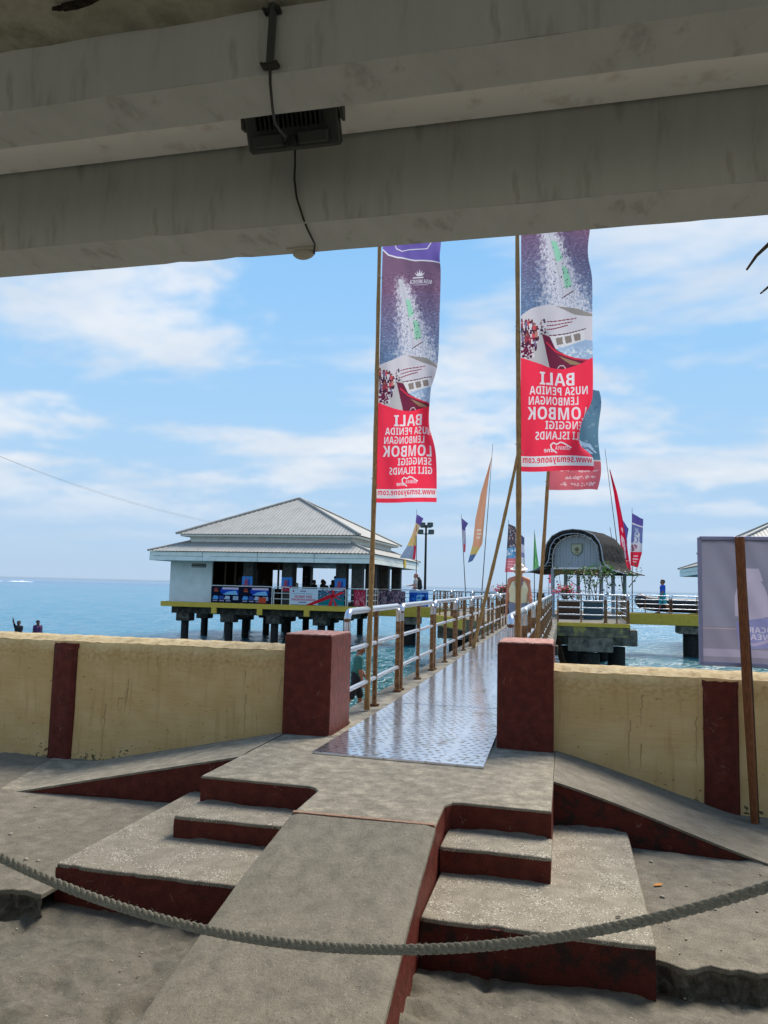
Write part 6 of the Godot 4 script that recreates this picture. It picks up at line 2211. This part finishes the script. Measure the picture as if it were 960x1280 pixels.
	for q in pots:
		t = thing("planter", q[2], "planter", q[0], 0.0, "flower planters on the platform")
		s = Shape.new()
		s.box(Vector3(0, 0.33, 0), Vector3(q[1], 0.66, 0.5), 0.02)
		obj("box", s, M.dark_wood if q[3] else plain(srgb(52, 76, 84), 0.8), t)
		s = Shape.new()
		s.box(Vector3(0, 0.68, 0), Vector3(q[1] + 0.06, 0.05, 0.56), 0.01)
		obj("rim", s, M.cap, t)
		var r := RandomNumberGenerator.new()
		r.seed = 500 + int(q[1] * 100)
		var st := Shape.new()
		var lv := Shape.new()
		var fl := Shape.new()
		var tips := []
		for i in (8 if q[3] else 7):
			var a := r.randf() * TAU
			var base := Vector3(r.randf_range(-0.4, 0.4) * q[1], 0.68, r.randf_range(-0.15, 0.15))
			var h := r.randf_range(0.25, 0.6) if q[3] else r.randf_range(0.8, 1.35)
			var p1 := base + Vector3(cos(a) * 0.12, h * 0.55, sin(a) * 0.12)
			var p2 := base + Vector3(cos(a) * 0.42, h, sin(a) * 0.3)
			st.tube([base, p1, p2], [0.022, 0.016, 0.008], 5)
			tips.append(p2)
			tips.append(p1 + Vector3(0, 0.12, 0))
			if not q[3]:
				for b in 3:
					var p3 := p1.lerp(p2, r.randf()) + Vector3(r.randf_range(-0.45, 0.45), r.randf_range(0.05, 0.4), r.randf_range(-0.3, 0.3))
					st.tube([p1.lerp(p2, 0.4), p3], [0.01, 0.005], 4)
					tips.append(p3)
		for p in tips:
			for i in (26 if q[3] else 8):
				var o: Vector3 = p + Vector3(r.randfn(0, 0.12), r.randfn(0, 0.09), r.randfn(0, 0.1))
				var b := Basis.from_euler(Vector3(r.randf_range(-0.9, 0.9), r.randf() * TAU, r.randf_range(-0.9, 0.9)))
				var pink: bool = q[3] and r.randf() < 0.5
				var tgt: Shape = fl if pink else lv
				var l := r.randf_range(0.05, 0.1)
				tgt.flat([o, o + b * Vector3(l * 0.5, 0.01, l * 0.4), o + b * Vector3(0, 0, l * 1.3), o + b * Vector3(-l * 0.5, 0.01, l * 0.4)], o - b.y)
		obj("stems", st, M.stem, t)
		obj("foliage", lv, M.leaf, t).set_meta("kind", "stuff")
		if q[3]:
			obj("blossoms", fl, M.petal, t).set_meta("kind", "stuff")
	# climbing greenery under the eave
	t = thing("climbing_plant", "sparse green climber hanging along the hut's front under the eave", "plant", Vector3(1.2, 0.55, -32.9))
	var r2 := RandomNumberGenerator.new()
	r2.seed = 9
	var st2 := Shape.new()
	var lv2 := Shape.new()
	for i in 11:
		var x := -1.3 + i * 0.26
		var pa := Vector3(x, 0.0 if i % 3 == 0 else 1.3, r2.randf_range(-0.1, 0.1))
		var pb := Vector3(x + r2.randf_range(-0.3, 0.3), 2.05 + r2.randf_range(-0.35, 0.1), 0)
		st2.tube([pa, pa.lerp(pb, 0.5) + Vector3(r2.randf_range(-0.2, 0.2), 0, 0), pb], [0.02, 0.012, 0.006], 5)
		for k in 24:
			var o := pa.lerp(pb, r2.randf_range(0.45, 1.0)) + Vector3(r2.randfn(0, 0.13), r2.randfn(0, 0.12), r2.randfn(0, 0.1))
			var b := Basis.from_euler(Vector3(r2.randf_range(-0.9, 0.9), r2.randf() * TAU, r2.randf_range(-0.9, 0.9)))
			var l := r2.randf_range(0.06, 0.11)
			lv2.flat([o, o + b * Vector3(l * 0.5, 0.01, l * 0.4), o + b * Vector3(0, 0, l * 1.3), o + b * Vector3(-l * 0.5, 0.01, l * 0.4)], o - b.y)
	obj("stems", st2, M.stem, t)
	obj("foliage", lv2, M.leaf, t).set_meta("kind", "stuff")

	# lamp post with four floodlights
	t = thing("lamp_post", "black lamp post with four floodlights between the pavilion and the walkway", "lamp post", Vector3(-8.05, 0.55, -44.6))
	s = Shape.new()
	s.tube([Vector3(0, 0, 0), Vector3(0, 0.9, 0), Vector3(0, 0.92, 0), Vector3(0, 4.75, 0)], [0.11, 0.11, 0.075, 0.06], 12)
	obj("pole", s, M.black, t)
	s = Shape.new()
	s.bar(Vector3(-0.32, 4.62, 0), Vector3(0.32, 4.62, 0), 0.06, 0.06)
	s.bar(Vector3(-0.42, 4.22, 0), Vector3(0.42, 4.22, 0), 0.05, 0.05)
	obj("crossarm", s, M.black, t)
	for q in [[-0.2, 4.72], [0.26, 4.72], [-0.31, 4.3], [0.33, 4.3]]:
		s = Shape.new()
		s.box(Vector3(q[0], q[1] + 0.04, 0.1), Vector3(0.34, 0.26, 0.16), 0.03, Basis(Vector3.RIGHT, -0.3))
		var hd := obj("floodlight", s, M.black_metal, t)
		s = Shape.new()
		s.box(Vector3(q[0], q[1] + 0.02, 0.19), Vector3(0.28, 0.2, 0.012), 0.0, Basis(Vector3.RIGHT, -0.3))
		obj("lens", s, M.glass, hd)

	# inflatable boat laid up on the jetty
	t = thing("inflatable_boat", "black inflatable boat lying on the jetty behind the railing", "boat", Vector3(5.9, 0.62, -42.4))
	t.scale = Vector3(1.35, 1.45, 1.0)
	s = Shape.new()
	path_boat(s)
	obj("tube", s, M.rubber, t)
	s = Shape.new()
	s.prism([Vector2(-1.2, -0.36), Vector2(1.7, -0.36), Vector2(1.7, 0.36), Vector2(-1.2, 0.36)], 0.08, 0.16, 0.01, true)
	obj("floor", s, M.black_metal, t)
	s = Shape.new()
	s.box(Vector3(0.2, 0.44, 0), Vector3(0.26, 0.05, 0.9), 0.01)
	obj("thwart", s, M.rubber, t)

	# two wires from the shore to the first pavilion
	for k in 2:
		s = Shape.new()
		var path := []
		for i in 31:
			var u := i / 30.0
			path.append(Vector3(-26.0, 8.15 + k * 0.06, -24.0).lerp(Vector3(-18.9, 4.9 - 0.05 * k, -40.2), u) - Vector3(0, (0.5 + 0.06 * k) * sin(PI * u), 0))
		s.tube(path, 0.005, 5)
		tag(obj("overhead_wire", s, M.rope), "upper of two thin wires slung to the first pavilion" if k == 0 else "lower of two thin wires slung to the first pavilion", "wire", "overhead wires")

func path_boat(s: Shape) -> void:
	var path := []
	var rad := []
	for i in 31:
		var u := i / 30.0
		var a := lerpf(-1.0, 1.0, u)
		var x := -1.55 * (1.0 - pow(absf(a), 3.0) * 2.1) if absf(a) < 0.99 else 1.75
		path.append(Vector3(x, 0.26 + 0.16 * exp(-a * a * 6.0), 0.58 * signf(a) * pow(absf(a), 0.55)))
		rad.append(0.25 if absf(a) < 0.9 else 0.25 - (absf(a) - 0.9) * 1.6)
	s.tube(path, rad, 14)

func make_litter() -> void:
	# pebbles, shell bits and dust crumbs lying about
	var r := RandomNumberGenerator.new()
	r.seed = 17
	var s := Shape.new()
	for i in 800:
		var x := r.randf_range(-4.2, 1.6)
		var z := r.randf_range(-5.3, -1.6)
		var y := -0.02
		if z < -3.55 and (x < -2.55 or x > 0.42):
			y = 0.1
			if z < -4.8:
				continue
		elif x > -2.6 and x < 0.45 and z < -3.3:
			continue
		elif x > -1.46 and x < -0.53:
			continue
		var k := r.randf_range(0.002, 0.007) * (2.0 if r.randf() < 0.08 else 1.0)
		s.ball(Vector3(x, y + k * 0.3, z), Vector3(k * 1.3, k * 0.7, k), Basis(Vector3.UP, r.randf() * TAU), 6, 4)
	var m := plain(srgb(150, 142, 126), 0.95)
	obj("pebbles", s, m).set_meta("kind", "stuff")
	for q in [[Vector3(0.46, 0.108, -4.35), srgb(186, 120, 40), 0.03, "dry orange leaf on the apron beside the right hand steps"], [Vector3(-2.62, 0.012, -2.62), srgb(186, 132, 64), 0.022, "orange scrap lying on the sand by the left hand steps"], [Vector3(0.22, 0.192, -3.66), srgb(40, 34, 28), 0.016, "small black scrap on the broad bottom step right of the ramp"]]:
		s = Shape.new()
		var b := Basis(Vector3.UP, 0.7)
		var o: Vector3 = q[0]
		var l: float = q[2]
		s.cut([Vector2(-l, 0), Vector2(-l * 0.6, l * 0.3), Vector2(l * 0.1, l * 0.38), Vector2(l * 0.9, 0.12 * l), Vector2(l * 1.1, -0.1 * l), Vector2(l * 0.3, -l * 0.42), Vector2(-l * 0.5, -l * 0.22)], Transform3D(b * Basis(Vector3.RIGHT, -PI / 2 + 0.15), o), 0.0015)
		tag(obj("leaf" if l > 0.025 else "scrap", s, plain(q[1], 0.8)), q[3], "leaf" if l > 0.025 else "litter")

# ------------------------------------------------------------------ scene
func _ready() -> void:
	rng.seed = 1
	var cam := Camera3D.new()
	cam.name = "camera"
	cam.fov = 67.32
	cam.near = 0.05
	cam.far = 40000.0
	add_child(cam)
	cam.position = Vector3(0, 1.6, 0)
	cam.basis = Basis(Vector3.UP, deg_to_rad(13.4)) * Basis(Vector3.RIGHT, deg_to_rad(5.57)) * Basis(Vector3.BACK, deg_to_rad(1.35))
	cam.current = true

	var env := Environment.new()
	env.background_mode = Environment.BG_SKY
	var sky := Sky.new()
	var pan := PanoramaSkyMaterial.new()
	pan.panorama = make_sky()
	sky.sky_material = pan
	env.sky = sky
	env.background_energy_multiplier = 0.278
	env.tonemap_mode = Environment.TONE_MAPPER_LINEAR
	env.tonemap_exposure = 3.6
	env.sdfgi_enabled = true
	env.ssao_enabled = true
	env.ssil_enabled = true
	var we := WorldEnvironment.new()
	we.environment = env
	add_child(we)

	var sun := DirectionalLight3D.new()   # hazy sun, high ahead and a little to the right
	sun.name = "sun"
	sun.light_energy = 0.5
	sun.light_color = Color(1.0, 0.965, 0.91)
	sun.light_angular_distance = 30.0
	sun.shadow_enabled = true
	add_child(sun)
	sun.basis = Basis.looking_at(-Vector3(0.30, 0.80, -0.52).normalized(), Vector3.UP)

	make_materials()
	make_ground()
	make_building()
	make_sea_wall()
	make_stairs()
	drift(-2.12, -1.42, -4.367, 0.305, 0.07, 1)
	drift(-2.10, -1.45, -4.06, 0.185, 0.09, 2)
	drift(-0.60, -0.08, -4.277, 0.31, 0.07, 3)
	drift(-0.59, -0.08, -3.98, 0.185, 0.08, 4)
	drift(-0.07, 0.33, -4.945, 0.185, 0.1, 5)
	drift(-2.47, -2.14, -4.94, 0.185, 0.1, 6)
	drift(-0.60, 0.36, -3.43, -0.04, 0.2, 7)
	drift(-2.5, -1.42, -3.53, -0.04, 0.2, 8)
	drift(-8.0, -3.4, -5.85, 0.1, 0.12, 9)
	drift(0.4, 1.1, -4.86, 0.1, 0.08, 10)
	drift(-3.6, -2.5, -4.88, 0.1, 0.08, 11)
	drift(-2.1, -0.1, -5.76, 0.45, 0.05, 12)
	make_pier()
	make_pavilion(Vector3(-15.7, 0.55, -38.4), "white roofed pavilion on piles hung with banners, across the water", true)
	make_pavilion(Vector3(13.7, 0.55, -43.8), "second pale roofed pavilion on piles, mostly hidden behind the tarpaulin sign", false)
	make_hut()

	var grp := "pavilion railings"
	for k in [[-18.6, -15.1, "carrying the dark boat banner"], [-15.0, -14.1, "short open section"], [-14.05, -11.05, "carrying the white ribbon banner"], [-10.95, -9.95, "at the corner, carrying the red banner"]]:
		railing(Vector3(k[0], 0.55, -38.35), Vector3(k[1], 0.55, -38.35), 3, [0.3, 0.6], "white front railing of the first pavilion, " + k[2], grp, 0.92, 0.028, 0.024, M.rail_white, M.rail_white)
	for i in 2:
		railing(Vector3(-10.0, 0.55, -38.5 - i * 1.25), Vector3(-10.0, 0.55, -39.7 - i * 1.25), 3, [0.3, 0.6], "white railing at the side of the first pavilion, " + ["nearer one", "farther one"][i], grp, 0.92, 0.028, 0.024, M.rail_white, M.rail_white)
	flat_print("banner", Vector3(-16.85, 1.0, -38.29), Vector2(3.4, 0.86), board_print(0), "dark blue banner with boat pictures along the pavilion railing", "banner", "banners on the railings")
	flat_print("banner", Vector3(-12.6, 1.0, -38.29), Vector2(2.95, 0.84), board_print(1), "white banner with a big red ribbon along the pavilion railing", "banner", "banners on the railings")
	flat_print("banner", Vector3(-10.3, 1.0, -38.29), Vector2(0.62, 0.82), board_print(2), "small red banner at the corner of the pavilion railing", "banner", "banners on the railings")
	flat_print("banner", Vector3(-9.2, 1.02, -40.9), Vector2(1.5, 0.75), board_print(5), "mauve row of posters on the jetty railing by the pavilion", "banner", "banners on the railings")
	flat_print("banner", Vector3(-7.72, 1.02, -40.94), Vector2(1.05, 0.85), board_print(3), "blue banner on the jetty railing under the lamp post", "banner", "banners on the railings")
	for k in [[-16.65, "blue and red poster on the pavilion column above the boat banner"], [-14.4, "blue and red poster on the pavilion column by the open railing"], [-11.45, "blue and red poster on the pavilion column above the ribbon banner"]]:
		flat_print("poster", Vector3(k[0], 1.62, -38.62), Vector2(0.6, 0.75), board_print(4), k[1], "poster", "posters on the columns")

	make_flags()
	make_people()
	make_litter()
